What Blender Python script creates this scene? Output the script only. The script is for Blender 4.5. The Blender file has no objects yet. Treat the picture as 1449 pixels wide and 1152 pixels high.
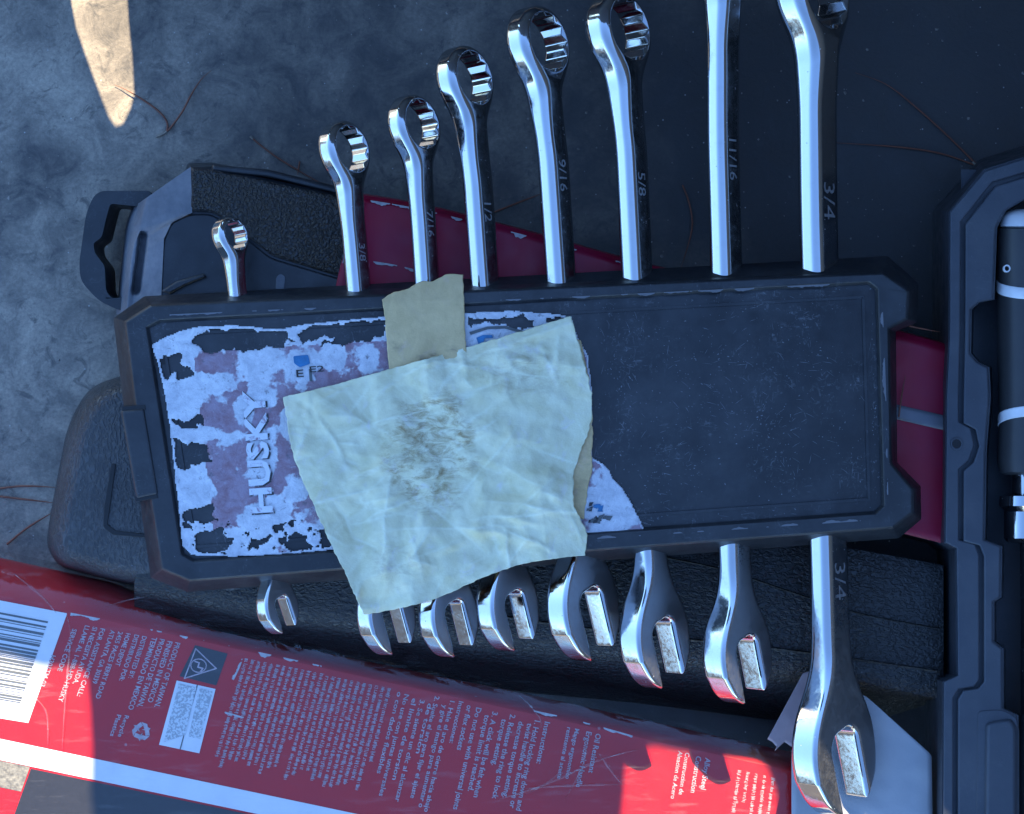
import bpy, bmesh, math, random
import numpy as np
import openvdb
from mathutils import Vector, Matrix, noise
from mathutils.geometry import tessellate_polygon
random.seed(7)
sc = bpy.context.scene
col = sc.collection

# ------------------------------------------------------------------ scale
# plan unit = 0.24 mm ; x to the right, y downwards from the upper left, heights in the same unit
S = 0.00024
ZT = 255.0          # top of the wrench rack
DC = 2600.0         # camera above the rack top
CZ = ZT + DC
def W(px, py, z=0.0):
    f = (CZ - z) / DC
    return Vector(((px - 724.5) * f * S, (576.0 - py) * f * S, z * S))

# ------------------------------------------------------------------ camera
cd = bpy.data.cameras.new('camera'); cam = bpy.data.objects.new('camera', cd); col.objects.link(cam)
cam.location = (0, 0, CZ * S); cam.rotation_euler = (0, 0, 0)
cd.sensor_fit = 'HORIZONTAL'; cd.sensor_width = 36.0
cd.lens = 36.0 / (1449.0 / DC)
cd.clip_start = 0.01; cd.clip_end = 500
sc.camera = cam

# ------------------------------------------------------------------ sky, sun, exposure
SUN_EL = math.radians(40); SUN_AZ = math.radians(3)
SUN = Vector((math.sin(SUN_AZ) * math.cos(SUN_EL), math.cos(SUN_AZ) * math.cos(SUN_EL), math.sin(SUN_EL)))
w = bpy.data.worlds.new('World'); sc.world = w; w.use_nodes = True
nt = w.node_tree; nt.nodes.clear()
out = nt.nodes.new('ShaderNodeOutputWorld'); bg = nt.nodes.new('ShaderNodeBackground'); sky = nt.nodes.new('ShaderNodeTexSky')
sky.sky_type = 'NISHITA'; sky.sun_disc = False; sky.sun_elevation = SUN_EL; sky.sun_rotation = SUN_AZ
sky.air_density = 1.0; sky.dust_density = 0.0; sky.ozone_density = 3.0
bg.inputs['Strength'].default_value = 0.14
tint = nt.nodes.new('ShaderNodeMix'); tint.data_type = 'RGBA'; tint.blend_type = 'MULTIPLY'; tint.inputs[0].default_value = 1.0; tint.inputs[7].default_value = (0.79, 0.95, 1.13, 1)
nt.links.new(sky.outputs[0], tint.inputs[6]); nt.links.new(tint.outputs[2], bg.inputs[0]); nt.links.new(bg.outputs[0], out.inputs[0])
sd = bpy.data.lights.new('sun', 'SUN'); sun = bpy.data.objects.new('sun', sd); col.objects.link(sun)
sd.energy = 5.0; sd.angle = math.radians(0.5); sd.color = (1.0, 0.83, 0.56)
sun.rotation_euler = SUN.to_track_quat('Z', 'Y').to_euler()
sc.view_settings.view_transform = 'Standard'; sc.view_settings.look = 'None'
sc.view_settings.exposure = 1.95; sc.view_settings.gamma = 1.0; sc.view_settings.use_curve_mapping = False
sc.cycles.use_denoising = True
sc.cycles.max_bounces = 10; sc.cycles.transparent_max_bounces = 16
sc.cycles.caustics_reflective = False; sc.cycles.caustics_refractive = False

# ------------------------------------------------------------------ materials
class NT:
    def __init__(s, name):
        s.m = bpy.data.materials.new(name); s.m.use_nodes = True
        s.t = s.m.node_tree; s.b = s.t.nodes['Principled BSDF']; s.o = s.t.nodes['Material Output']
        tc = s.t.nodes.new('ShaderNodeTexCoord')
        v = s.n('ShaderNodeVectorMath', operation='SCALE'); v.inputs['Scale'].default_value = 1 / S
        s.l(tc.outputs['Object'], v.inputs[0]); s.co = v.outputs[0]
    def n(s, t, **k):
        x = s.t.nodes.new(t)
        for a, b in k.items(): setattr(x, a, b)
        return x
    def l(s, a, b): s.t.links.new(a, b)
    def map(s, scale=(1, 1, 1), rot=0.0, loc=(0, 0, 0)):
        m = s.n('ShaderNodeMapping'); m.inputs['Scale'].default_value = scale
        m.inputs['Rotation'].default_value = (0, 0, rot); m.inputs['Location'].default_value = loc
        s.l(s.co, m.inputs[0]); return m.outputs[0]
    def noise(s, size, detail=4, rough=0.55, dist=0.0, vec=None):
        x = s.n('ShaderNodeTexNoise'); x.inputs['Scale'].default_value = 1.0 / size
        x.inputs['Detail'].default_value = detail; x.inputs['Roughness'].default_value = rough
        x.inputs['Distortion'].default_value = dist
        s.l(vec if vec else s.co, x.inputs['Vector']); return x.outputs['Fac']
    def voro(s, size, feature='F1', out='Distance', vec=None):
        x = s.n('ShaderNodeTexVoronoi', feature=feature); x.inputs['Scale'].default_value = 1.0 / size
        s.l(vec if vec else s.co, x.inputs['Vector']); return x.outputs[out]
    def ramp(s, fac, stops):
        r = s.n('ShaderNodeValToRGB'); e = r.color_ramp.elements
        while len(e) < len(stops): e.new(0.5)
        for i, (p, c) in enumerate(stops):
            e[i].position = p; e[i].color = (c, c, c, 1) if isinstance(c, (int, float)) else (*c, 1)
        s.l(fac, r.inputs[0]); return r.outputs[0]
    def mix(s, fac, a, b, blend='MIX'):
        m = s.n('ShaderNodeMix', data_type='RGBA', blend_type=blend)
        for val, i in ((fac, 0), (a, 6), (b, 7)):
            if hasattr(val, 'is_output'): s.l(val, m.inputs[i])
            elif isinstance(val, (int, float)): m.inputs[i].default_value = val if i == 0 else (val, val, val, 1)
            else: m.inputs[i].default_value = (*val, 1)
        return m.outputs[2]
    def math(s, op, a, b=None):
        m = s.n('ShaderNodeMath', operation=op)
        for i, v in enumerate((a, b)):
            if v is None: continue
            if hasattr(v, 'is_output'): s.l(v, m.inputs[i])
            else: m.inputs[i].default_value = v
        return m.outputs[0]
    def bump(s, h, strength=0.5, dist=1.0):
        b = s.n('ShaderNodeBump'); b.inputs['Strength'].default_value = strength
        b.inputs['Distance'].default_value = dist * S
        s.l(h, b.inputs['Height']); s.l(b.outputs[0], s.b.inputs['Normal']); return b
    def base(s, c):
        if hasattr(c, 'is_output'): s.l(c, s.b.inputs['Base Color'])
        else: s.b.inputs['Base Color'].default_value = (*c, 1)
    def set(s, **k):
        for a, v in k.items():
            i = s.b.inputs[a.replace('_', ' ')]
            if hasattr(v, 'is_output'): s.l(v, i)
            else: i.default_value = v

def attr_mat(name, fn):
    m = NT(name); fn(m); return m.m
def attr(m, name):
    a = m.n('ShaderNodeAttribute'); a.attribute_name = name; return a.outputs['Fac']

def black_plastic(name, base=0.022, dust=0.075, dust_lo=0.42, dust_hi=0.75, rough=0.42, grain=None, grain_s=0.5, scuff=0.5, warm=0.0):
    m = NT(name)
    n1 = m.noise(95, 6, 0.62); n2 = m.noise(9, 5, 0.7)
    d = m.math('MULTIPLY', m.ramp(n1, [(dust_lo, 0), (dust_hi, 1)]), m.ramp(n2, [(0.25, 0.45), (0.75, 1)]))
    c = m.mix(d, (base * 0.88, base * 1.02, base * 1.25), (dust * 0.95 + warm * 2, dust, dust * 1.08 - warm))
    # fine flecks and rubbed scratches
    fl = m.ramp(m.voro(7), [(0.05, 1), (0.15, 0)])
    sel = m.ramp(m.noise(55, 5, 0.65), [(0.53, 0), (0.66, 1)])
    c = m.mix(m.math('MULTIPLY', m.math('MULTIPLY', fl, sel), scuff), c, (0.35, 0.36, 0.37))
    s1 = m.noise(9, 6, 0.72, 1.6, m.map((0.5, 1.2, 1), 0.6)); s2 = m.noise(7, 6, 0.72, 1.2, m.map((1.2, 0.5, 1), 0.3))
    sc1 = m.ramp(m.math('MAXIMUM', s1, s2), [(0.56, 0), (0.72, 1)])
    sel2 = m.ramp(m.noise(70, 5, 0.65, vec=m.map(loc=(90, 40, 0))), [(0.50, 0), (0.64, 1)])
    c = m.mix(m.math('MULTIPLY', m.math('MULTIPLY', sc1, sel2), scuff), c, (0.22, 0.23, 0.24))
    m.base(c)
    m.set(Roughness=m.ramp(m.noise(30, 5), [(0.3, rough - 0.08), (0.7, rough + 0.16)]))
    if grain:
        g = m.voro(grain, 'SMOOTH_F1')
        m.bump(m.math('ADD', g, m.math('MULTIPLY', n2, 0.3)), grain_s, 3.0)
    else:
        m.bump(m.math('ADD', m.noise(3, 3), m.math('MULTIPLY', m.noise(40, 3), 1.2)), 0.12, 2.0)
    return m.m

def grained_plastic(name, size, strength, stretch=(1, 1, 1), rot=0.0, base=0.02, dust=0.06, lo=0.45, hi=0.8):
    m = NT(name)
    v = m.map(stretch, rot)
    wv = m.noise(size * 0.9, 3, 0.55, 0.6, v)
    h = m.ramp(wv, [(0.40, 0), (0.60, 1)])
    n1 = m.noise(110, 6, 0.6)
    d = m.math('MULTIPLY', m.ramp(n1, [(lo, 0.15), (hi, 1)]), m.ramp(h, [(0.0, 0.35), (1, 1)]))
    c = m.mix(d, (base, base, base * 1.06), (dust, dust, dust))
    fl = m.ramp(m.voro(26), [(0.03, 1), (0.06, 0)])
    c = m.mix(m.math('MULTIPLY', fl, 0.35), c, (0.3, 0.3, 0.3))
    m.base(c); m.set(Roughness=m.ramp(n1, [(0.3, 0.34), (0.8, 0.55)]))
    m.bump(h, strength, 3.0)
    return m.m

def chrome():
    m = NT('polished_chrome')
    n = m.noise(22, 5, 0.6)
    m.base(m.mix(m.ramp(n, [(0.55, 0), (0.8, 0.25)]), (0.50, 0.505, 0.51), (0.34, 0.33, 0.32)))
    sm = m.math('MULTIPLY', m.noise(26, 6, 0.72, 0.8), m.noise(5, 4, 0.7))
    sp = m.ramp(m.voro(16), [(0.03, 1), (0.07, 0)])
    m.set(Metallic=m.ramp(sp, [(0, 1.0), (1, 0.3)]), Roughness=m.math('ADD', m.math('ADD', m.ramp(sm, [(0.18, 0.05), (0.42, 0.22)]), m.math('MULTIPLY', attr(m, 'satin'), 0.30)), m.math('MULTIPLY', sp, 0.4)))
    m.bump(m.math('ADD', m.noise(12, 3), m.math('MULTIPLY', m.noise(1.6, 2, vec=m.map((0.15, 1, 1), 1.4)), 0.12)), 0.035, 1.0)
    return m.m

def card_red(name='red_printed_card', c0=(0.48, 0.004, 0.008)):
    m = NT(name)
    n = m.noise(70, 5, 0.6)
    c = m.mix(m.ramp(n, [(0.35, 0), (0.75, 0.5)]), c0, (c0[0] * 0.72, c0[1] * 1.6, c0[2] * 1.8))
    sp = m.ramp(m.voro(45), [(0.03, 1), (0.06, 0)])
    c = m.mix(m.math('MULTIPLY', sp, 0.4), c, (0.5, 0.4, 0.4))
    m.base(c); m.set(Roughness=m.ramp(m.noise(25, 4), [(0.3, 0.32), (0.7, 0.5)])); m.b.inputs['Specular IOR Level'].default_value = 0.3
    m.bump(m.math('ADD', m.noise(60, 3), m.math('MULTIPLY', m.noise(4, 2), 0.1)), 0.25, 4.0)
    return m.m

def plain(name, c, rough=0.6, var=0.15, size=30, bump=0.1, metallic=0.0):
    m = NT(name)
    n = m.noise(size, 5, 0.6)
    m.base(m.mix(m.ramp(n, [(0.3, 0), (0.75, 1)]), c, tuple(x * (1 - var) for x in c)))
    m.set(Roughness=rough, Metallic=metallic)
    m.bump(m.noise(5, 3), bump, 2.0)
    return m.m

def film(name, density=0.06, rough=0.08):
    m = NT(name)
    t = m.n('ShaderNodeBsdfTransparent'); g = m.n('ShaderNodeBsdfGlossy'); g.inputs['Roughness'].default_value = rough
    df = m.n('ShaderNodeBsdfDiffuse'); df.inputs['Color'].default_value = (0.7, 0.7, 0.7, 1)
    bp = m.n('ShaderNodeBump'); bp.inputs['Strength'].default_value = 0.5; bp.inputs['Distance'].default_value = 4 * S
    m.l(m.noise(45, 4, 0.6, 0.6), bp.inputs['Height'])
    for x in (g, df): m.l(bp.outputs[0], x.inputs['Normal'])
    fr = m.n('ShaderNodeLayerWeight'); m.l(bp.outputs[0], fr.inputs['Normal'])
    fac = m.math('ADD', m.math('MULTIPLY', m.math('POWER', fr.outputs['Facing'], 4.0), 0.9), 0.05)
    a = m.n('ShaderNodeMixShader'); m.l(fac, a.inputs[0]); m.l(t.outputs[0], a.inputs[1]); m.l(g.outputs[0], a.inputs[2])
    b = m.n('ShaderNodeMixShader')
    sv = m.map((0.25, 1.4, 1), 0.35)
    scr = m.ramp(m.noise(16, 4, 0.6, 0.4, sv), [(0.56, 0), (0.74, 1)])
    m.l(m.math('ADD', m.math('MULTIPLY', scr, density * 2.0), density * 0.4), b.inputs[0])
    m.l(a.outputs[0], b.inputs[1]); m.l(df.outputs[0], b.inputs[2]); m.l(b.outputs[0], m.o.inputs['Surface'])
    return m.m

def floor_mat():
    m = NT('dusty_rubber_liner')
    big = m.noise(300, 5, 0.6, 0.4); mid = m.noise(60, 7, 0.7, 0.8); fin = m.noise(6, 5, 0.75)
    d = m.math('ADD', m.math('MULTIPLY', m.ramp(big, [(0.34, 0), (0.66, 1)]), 0.45), m.math('MULTIPLY', m.ramp(mid, [(0.36, 0), (0.66, 1)]), 0.55))
    d = m.math('MULTIPLY', d, m.ramp(fin, [(0.30, 0.55), (0.72, 1.12)]))
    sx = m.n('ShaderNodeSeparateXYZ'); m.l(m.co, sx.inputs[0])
    right_fade = m.ramp(m.math('ADD', m.math('MULTIPLY', sx.outputs[0], -0.00055), m.math('MULTIPLY', big, 1.0)), [(0.30, 0.07), (0.85, 1.0)])  # liner tone set by position: darker towards the right
    d = m.math('MULTIPLY', d, right_fade)
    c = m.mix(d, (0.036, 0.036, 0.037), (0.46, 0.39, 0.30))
    blot = m.ramp(m.noise(34, 6, 0.7, 1.0, m.map(loc=(300, 70, 0))), [(0.55, 0), (0.66, 1)])
    c = m.mix(m.math('MULTIPLY', blot, 0.65), c, (0.05, 0.05, 0.05))
    fl = m.ramp(m.voro(26), [(0.03, 1), (0.055, 0)])
    c = m.mix(m.math('MULTIPLY', fl, 0.7), c, (0.5, 0.49, 0.45))
    sv = m.map((0.12, 1.0, 1), -0.9)
    scr = m.ramp(m.noise(7, 5, 0.7, 0.9, sv), [(0.66, 0), (0.76, 1)])
    c = m.mix(m.math('MULTIPLY', m.math('MULTIPLY', scr, right_fade), 0.35), c, (0.3, 0.3, 0.28))
    m.base(c); m.set(Roughness=m.ramp(mid, [(0.3, 0.55), (0.7, 0.8)]))
    m.bump(m.math('ADD', m.math('MULTIPLY', mid, 1.0), m.math('MULTIPLY', fin, 0.35)), 0.35, 5.0)
    return m.m

M = {}
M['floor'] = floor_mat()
M['wall'] = plain('shade_wall_grey', (0.05, 0.05, 0.055), 0.5, 0.3, 200)
M['rail'] = plain('reflector_rail_grey', (0.30, 0.29, 0.27), 0.5, 0.2, 200)
M['side'] = plain('reflector_panel_brown', (0.20, 0.16, 0.135), 0.6, 0.3, 200)
M['rack'] = black_plastic('rack_plastic', 0.013, 0.05, 0.40, 0.78, 0.40, scuff=0.35)
M['rack_panel'] = black_plastic('rack_panel_plastic', 0.014, 0.055, 0.42, 0.80, 0.38, scuff=0.7)
M['case_dusty'] = black_plastic('case_plastic_dusty', 0.075, 0.20, 0.25, 0.6, 0.6, scuff=0.3, warm=0.006)
M['case_smooth'] = black_plastic('case_plastic_smooth', 0.013, 0.045, 0.4, 0.8, 0.38, scuff=0.3)
M['case_pebble'] = grained_plastic('case_plastic_pebbled', 5.2, 0.9, base=0.007, dust=0.085)
M['case_leather'] = grained_plastic('case_plastic_leather_grain', 7.0, 0.55, (0.75, 1.2, 1), 0.15, base=0.009, dust=0.03)
M['lobe'] = grained_plastic('case_plastic_fine_grain', 6.0, 0.5, (1.2, 0.6, 1), -0.2, base=0.02, dust=0.085, lo=0.3, hi=0.7)
M['tool_case'] = black_plastic('tool_case_plastic', 0.055, 0.09, 0.45, 0.8, 0.45, scuff=0.18)
M['dark_hole'] = plain('hole_shade', (0.006, 0.006, 0.007), 0.6)  # near-black solid fill paints the shade of holes, gaps and grooves
M['chrome'] = chrome()
M['red'] = card_red()
M['maroon'] = card_red('maroon_card', (0.30, 0.006, 0.03))
M['ink_white'] = plain('pale_ink', (0.52, 0.40, 0.42), 0.5, 0.5, 8)
M['white_card'] = plain('white_card', (0.72, 0.72, 0.72), 0.45, 0.12, 40)
M['worn'] = plain('torn_card_fibre', (0.55, 0.50, 0.50), 0.9, 0.4, 8, 0.5)
M['ink_black'] = plain('dark_ink', (0.02, 0.02, 0.022), 0.4, 0.3, 10)
M['ink_grey'] = plain('grey_ink', (0.10, 0.11, 0.11), 0.5, 0.3, 12)
M['ink_blue'] = plain('blue_ink', (0.03, 0.20, 0.42), 0.5, 0.5, 10)
M['film'] = film('clear_film', 0.03)
M['handle'] = plain('black_handle_plastic', (0.035, 0.035, 0.036), 0.42, 0.3, 60, 0.05)
M['handle_white'] = plain('white_handle_band', (0.75, 0.75, 0.75), 0.4, 0.1, 30, 0.03)
M['needle'] = plain('dry_pine_needle', (0.26, 0.085, 0.045), 0.6, 0.4, 25, 0.2)
M['needle_base'] = plain('needle_sheath', (0.30, 0.25, 0.19), 0.8, 0.3, 10, 0.2)
M['paper'] = plain('white_paper', (0.38, 0.38, 0.39), 0.7, 0.1, 60, 0.1)
M['pink'] = plain('pink_paper', (0.38, 0.27, 0.27), 0.7, 0.15, 40, 0.1)

# ------------------------------------------------------------------ mesh helpers
def empty(name, loc, label=None, cat=None, group=None):
    o = bpy.data.objects.new(name, None); col.objects.link(o); o.location = loc
    o.empty_display_size = 0.005
    tag(o, label, cat, group); o['_loc'] = list(loc); return o
def tag(o, label=None, cat=None, group=None, kind=None):
    if label: o['label'] = label
    if cat: o['category'] = cat
    if group: o['group'] = group
    if kind: o['kind'] = kind
    return o
ROOT = {}
def rootloc(o):
    while o.parent: o = o.parent
    return Vector(o.location)
def link(name, me, mat, parent=None, loc=None):
    o = bpy.data.objects.new(name, me); col.objects.link(o)
    if mat:
        for mm in (mat if isinstance(mat, (list, tuple)) else [mat]): me.materials.append(mm)
    if parent is not None:
        o.parent = parent
    elif loc is not None: o.location = loc
    return o
def build(name, verts, faces, mat, parent=None, loc=None, smooth=True, angle=35, bevel=0.0, seg=2):
    off = rootloc(parent) if parent is not None else (Vector(loc) if loc is not None else Vector((0, 0, 0)))
    me = bpy.data.meshes.new(name)
    me.from_pydata([tuple(Vector(v) - off) for v in verts], [], faces)
    bm = bmesh.new(); bm.from_mesh(me); bmesh.ops.recalc_face_normals(bm, faces=bm.faces); bm.to_mesh(me); bm.free()
    if smooth:
        me.polygons.foreach_set('use_smooth', [True] * len(me.polygons)); me.set_sharp_from_angle(angle=math.radians(angle))
    o = link(name, me, mat, parent, loc)
    if bevel:
        b = o.modifiers.new('edge', 'BEVEL'); b.width = bevel * S; b.segments = seg; b.limit_method = 'ANGLE'
        b.angle_limit = math.radians(28); b.harden_normals = False; b.use_clamp_overlap = True
    return o
def area2(p): return sum(p[i][0] * p[(i + 1) % len(p)][1] - p[(i + 1) % len(p)][0] * p[i][1] for i in range(len(p)))
def inset(p, d):
    n = len(p); s = 1 if area2(p) > 0 else -1; r = []
    for i in range(n):
        a, b, c = Vector(p[i - 1]), Vector(p[i]), Vector(p[(i + 1) % n])
        e1 = (b - a).normalized(); e2 = (c - b).normalized()
        n1 = Vector((-e1.y, e1.x)) * s; n2 = Vector((-e2.y, e2.x)) * s
        m = (n1 + n2); m = m / max(m.length_squared, 0.35) * 2
        m = m * 0.5 * 2 / 2 if False else (n1 + n2) / max(1 + n1.dot(n2), 0.35)
        r.append((b.x + m.x * d, b.y + m.y * d))
    return r
def rounded(p, r, n=5):
    out = []
    N = len(p)
    for i in range(N):
        a, b, c = Vector(p[i - 1]), Vector(p[i]), Vector(p[(i + 1) % N])
        rr = r[i] if isinstance(r, (list, tuple)) else r
        k = min(rr, (a - b).length * 0.45, (c - b).length * 0.45)
        if k < 0.5: out.append((b.x, b.y)); continue
        p0 = b + (a - b).normalized() * k; p1 = b + (c - b).normalized() * k
        for j in range(n + 1):
            t = j / n; q = p0 * (1 - t) ** 2 + b * 2 * t * (1 - t) + p1 * t * t
            out.append((q.x, q.y))
    return out
def loft(loops, cap_top=True, cap_bot=False):
    """loops: list of (polygon, z) or (polygon, [z...]) with equal counts"""
    vs, fs = [], []
    n = len(loops[0][0])
    for p, z in loops:
        for i, q in enumerate(p): vs.append(W(q[0], q[1], z[i] if isinstance(z, (list, tuple)) else z))
    for k in range(len(loops) - 1):
        for i in range(n):
            j = (i + 1) % n
            fs.append((k * n + i, k * n + j, (k + 1) * n + j, (k + 1) * n + i))
    if cap_top: fs.append(tuple(range((len(loops) - 1) * n, len(loops) * n)))
    if cap_bot: fs.append(tuple(range(n))[::-1])
    return vs, fs
def prism(name, poly, z0, z1, mat, parent=None, flare=0.0, ch=2.0, bevel=0.0, loc=None, **k):
    loops = [(inset(poly, -flare) if flare else poly, z0), (poly, z1 - ch), (inset(poly, ch), z1)]
    v, f = loft(loops, True, True)
    return build(name, v, f, mat, parent, loc, bevel=bevel, **k)
def fill_loops(bm, loops3, loops2):
    """triangulated face set bounded by the first loop, with the other loops as openings"""
    tri = tessellate_polygon([[Vector((a, b, 0)) for a, b in l] for l in loops2])
    vs = [bm.verts.new(p) if not isinstance(p, bmesh.types.BMVert) else p for l in loops3 for p in l]
    for t in tri:
        try: bm.faces.new([vs[i] for i in t])
        except ValueError: pass
    return vs
def plate_with_holes(name, outer, holes, z0, z1, mat, parent=None, bevel=1.0, loc=None):
    bm = bmesh.new()
    fill_loops(bm, [[W(x, y, z1) for x, y in p] for p in [outer] + list(holes)], [[(x, y) for x, y in p] for p in [outer] + list(holes)])
    bmesh.ops.recalc_face_normals(bm, faces=bm.faces)
    if bm.faces[:] and sum(f.normal.z for f in bm.faces) < 0: bmesh.ops.reverse_faces(bm, faces=bm.faces)
    ex = bmesh.ops.extrude_face_region(bm, geom=bm.faces[:])
    for e in ex['geom']:
        if isinstance(e, bmesh.types.BMVert): e.co.z += (z0 - z1) * S
    bmesh.ops.recalc_face_normals(bm, faces=bm.faces)
    off = rootloc(parent) if parent is not None else Vector(loc or (0, 0, 0))
    bmesh.ops.translate(bm, verts=bm.verts, vec=-off)
    me = bpy.data.meshes.new(name); bm.to_mesh(me); bm.free()
    me.polygons.foreach_set('use_smooth', [True] * len(me.polygons)); me.set_sharp_from_angle(angle=math.radians(30))
    o = link(name, me, mat, parent, loc)
    if bevel:
        b = o.modifiers.new('edge', 'BEVEL'); b.width = bevel * S; b.segments = 2; b.limit_method = 'ANGLE'; b.angle_limit = math.radians(40)
    return o
def polyline(pts, n):
    """resample a polyline to n+1 points with Catmull-Rom smoothing"""
    P = [Vector(p) for p in pts]; seg = [(P[i + 1] - P[i]).length for i in range(len(P) - 1)]; T = sum(seg)
    out = []
    for k in range(n + 1):
        d = T * k / n; i = 0
        while i < len(seg) - 1 and d > seg[i]: d -= seg[i]; i += 1
        t = min(1, d / seg[i]) if seg[i] else 0
        p0 = P[max(i - 1, 0)]; p1 = P[i]; p2 = P[i + 1]; p3 = P[min(i + 2, len(P) - 1)]
        q = 0.5 * ((2 * p1) + (p2 - p0) * t + (2 * p0 - 5 * p1 + 4 * p2 - p3) * t * t + (3 * p1 - p0 - 3 * p2 + p3) * t ** 3)
        out.append(q if len(P) > 2 else p1.lerp(p2, t))
    return out
def tube(name, pts, rad, mat, parent=None, loc=None, sides=6):
    """pts: world Vectors; rad: list of metres"""
    vs, fs = [], []
    n = len(pts)
    for i, p in enumerate(pts):
        t = (pts[min(i + 1, n - 1)] - pts[max(i - 1, 0)]).normalized()
        a = t.cross(Vector((0, 0, 1)));  a = a.normalized() if a.length > 1e-6 else Vector((1, 0, 0))
        b = a.cross(t)
        for k in range(sides):
            an = 2 * math.pi * k / sides
            vs.append(p + (a * math.cos(an) + b * math.sin(an)) * rad[i])
    for i in range(n - 1):
        for k in range(sides):
            j = (k + 1) % sides
            fs.append((i * sides + k, i * sides + j, (i + 1) * sides + j, (i + 1) * sides + k))
    fs.append(tuple(range(sides))[::-1]); fs.append(tuple(range((n - 1) * sides, n * sides)))
    return build(name, vs, fs, mat, parent, loc, angle=80)
def straight(pts, n):
    P = [Vector(p) for p in pts]; seg = [(P[i + 1] - P[i]).length for i in range(len(P) - 1)]; T = sum(seg); out = []
    for k in range(n + 1):
        d = T * k / n; i = 0
        while i < len(seg) - 1 and d > seg[i]: d -= seg[i]; i += 1
        out.append(P[i].lerp(P[i + 1], min(1, d / seg[i])))
    return out
def coons(top, right, bottom, left, nu, nv, line=None):
    """top/bottom left->right, left/right top->bottom ; returns 2D grid"""
    line = line or polyline
    T, B, L, R = line(top, nu), line(bottom, nu), line(left, nv), line(right, nv)
    G = []
    for j in range(nv + 1):
        v = j / nv; row = []
        for i in range(nu + 1):
            u = i / nu
            p = T[i] * (1 - v) + B[i] * v + L[j] * (1 - u) + R[j] * u - (T[0] * (1 - u) * (1 - v) + T[nu] * u * (1 - v) + B[0] * (1 - u) * v + B[nu] * u * v)
            row.append(p)
        G.append(row)
    return G
def torn(G, amp=1.4):
    for r in G:
        for p in r:
            x, y = p.x, p.y
            p.x += amp * (noise.noise(Vector((x / 7, y / 7, 31))) + 1.3 * noise.noise(Vector((x / 26, y / 26, 37))))
            p.y += amp * 0.6 * noise.noise(Vector((x / 7, y / 7, 41)))
    return G
def sheet(name, G, zf, mat, parent=None, loc=None, thick=1.0, attrs=None):
    nv, nu = len(G) - 1, len(G[0]) - 1
    vs = [W(p.x, p.y, zf(p.x, p.y)) for r in G for p in r]
    fs = [(j * (nu + 1) + i, (j + 1) * (nu + 1) + i, (j + 1) * (nu + 1) + i + 1, j * (nu + 1) + i + 1) for j in range(nv) for i in range(nu)]
    o = build(name, vs, fs, mat, parent, loc, angle=70)
    if attrs:
        flat = [p for r in G for p in r]
        for an, fn in attrs.items():
            a = o.data.attributes.new(an, 'FLOAT', 'POINT'); a.data.foreach_set('value', [fn(p.x, p.y) for p in flat])
    if thick:
        s = o.modifiers.new('thickness', 'SOLIDIFY'); s.thickness = thick * S; s.offset = 1
    return o
def fbm(x, y, sz, o=4, seed=0.0):
    return noise.fractal(Vector((x / sz, y / sz, seed)), 0.6, 2.1, o)
def ridge(x, y, sz, seed=0.0):
    return 1 - min(1, abs(noise.noise(Vector((x / sz, y / sz, seed)))) * 2.2)
def inside(p, poly):
    x, y = p; c = False; j = len(poly) - 1
    for i in range(len(poly)):
        xi, yi = poly[i]; xj, yj = poly[j]
        if (yi > y) != (yj > y) and x < (xj - xi) * (y - yi) / (yj - yi) + xi: c = not c
        j = i
    return c
def text_mesh(s, bold=0.0):
    """(verts, faces, width, cap) of a text in its own plane, height normalised to size 1"""
    cu = bpy.data.curves.new('t', 'FONT'); cu.body = s; cu.size = 1.0; cu.offset = bold; cu.resolution_u = 2; cu.fill_mode = 'FRONT'
    ob = bpy.data.objects.new('t', cu); col.objects.link(ob)
    dg = bpy.context.evaluated_depsgraph_get(); me = bpy.data.meshes.new_from_object(ob.evaluated_get(dg))
    v = [tuple(x.co) for x in me.vertices]; f = [tuple(p.vertices) for p in me.polygons]
    bpy.data.objects.remove(ob); bpy.data.curves.remove(cu); bpy.data.meshes.remove(me)
    wd = max([x[0] for x in v] or [1]); return v, f, wd

# ================================================================== SETTING
# cargo floor
fb = bmesh.new(); bmesh.ops.create_grid(fb, x_segments=8, y_segments=8, size=3.0)
fm = bpy.data.meshes.new('cargo_floor'); fb.to_mesh(fm); fb.free()
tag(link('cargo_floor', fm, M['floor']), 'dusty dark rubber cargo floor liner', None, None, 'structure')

# added unseen shade caster above the view; outline and opening cut to the lit patches
YW = (576 + 420) * S
def towall(px, py, z):
    p = W(px, py, z); t = (YW - p.y) / SUN.y; q = p + SUN * t
    return (q.x, q.z)
edge = [(-210, 900), (-60, 925), (14, 936), (60, 952), (112, 955), (123, 965), (127, 1010), (130, 1067), (128, 1130), (140, 1215), (500, 1230), (875, 1215), (884, 1125), (886, 1088),
        (900, 1069), (925, 1062), (960, 1070), (1010, 1078), (1068, 1074), (1084, 1090), (1095, 1125), (1105, 1200), (1150, 1215), (1172, 1156), (1208, 1180), (1250, 1215), (1300, 1225), (1330, 1260), (1900, 1260), (2600, 1260)]
wc = [towall(x, y, 112) for x, y in edge]
hole = [towall(x, y, 0) for x, y in [(92, -40), (108, 46), (127, 100), (143, 142), (155, 172), (164, 184), (174, 180), (184, 160), (190, 140), (187, 80), (182, 30), (178, -40)]]
bm = bmesh.new()
wl = [wc + [(wc[-1][0], 0.001), (wc[0][0], 0.001)], hole]
fill_loops(bm, [[Vector((x, YW, z)) for x, z in l] for l in wl], [[(x * 1000, z * 1000) for x, z in l] for l in wl])
ex = bmesh.ops.extrude_face_region(bm, geom=bm.faces[:])
for e in ex['geom']:
    if isinstance(e, bmesh.types.BMVert): e.co.y += 0.0015
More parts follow.
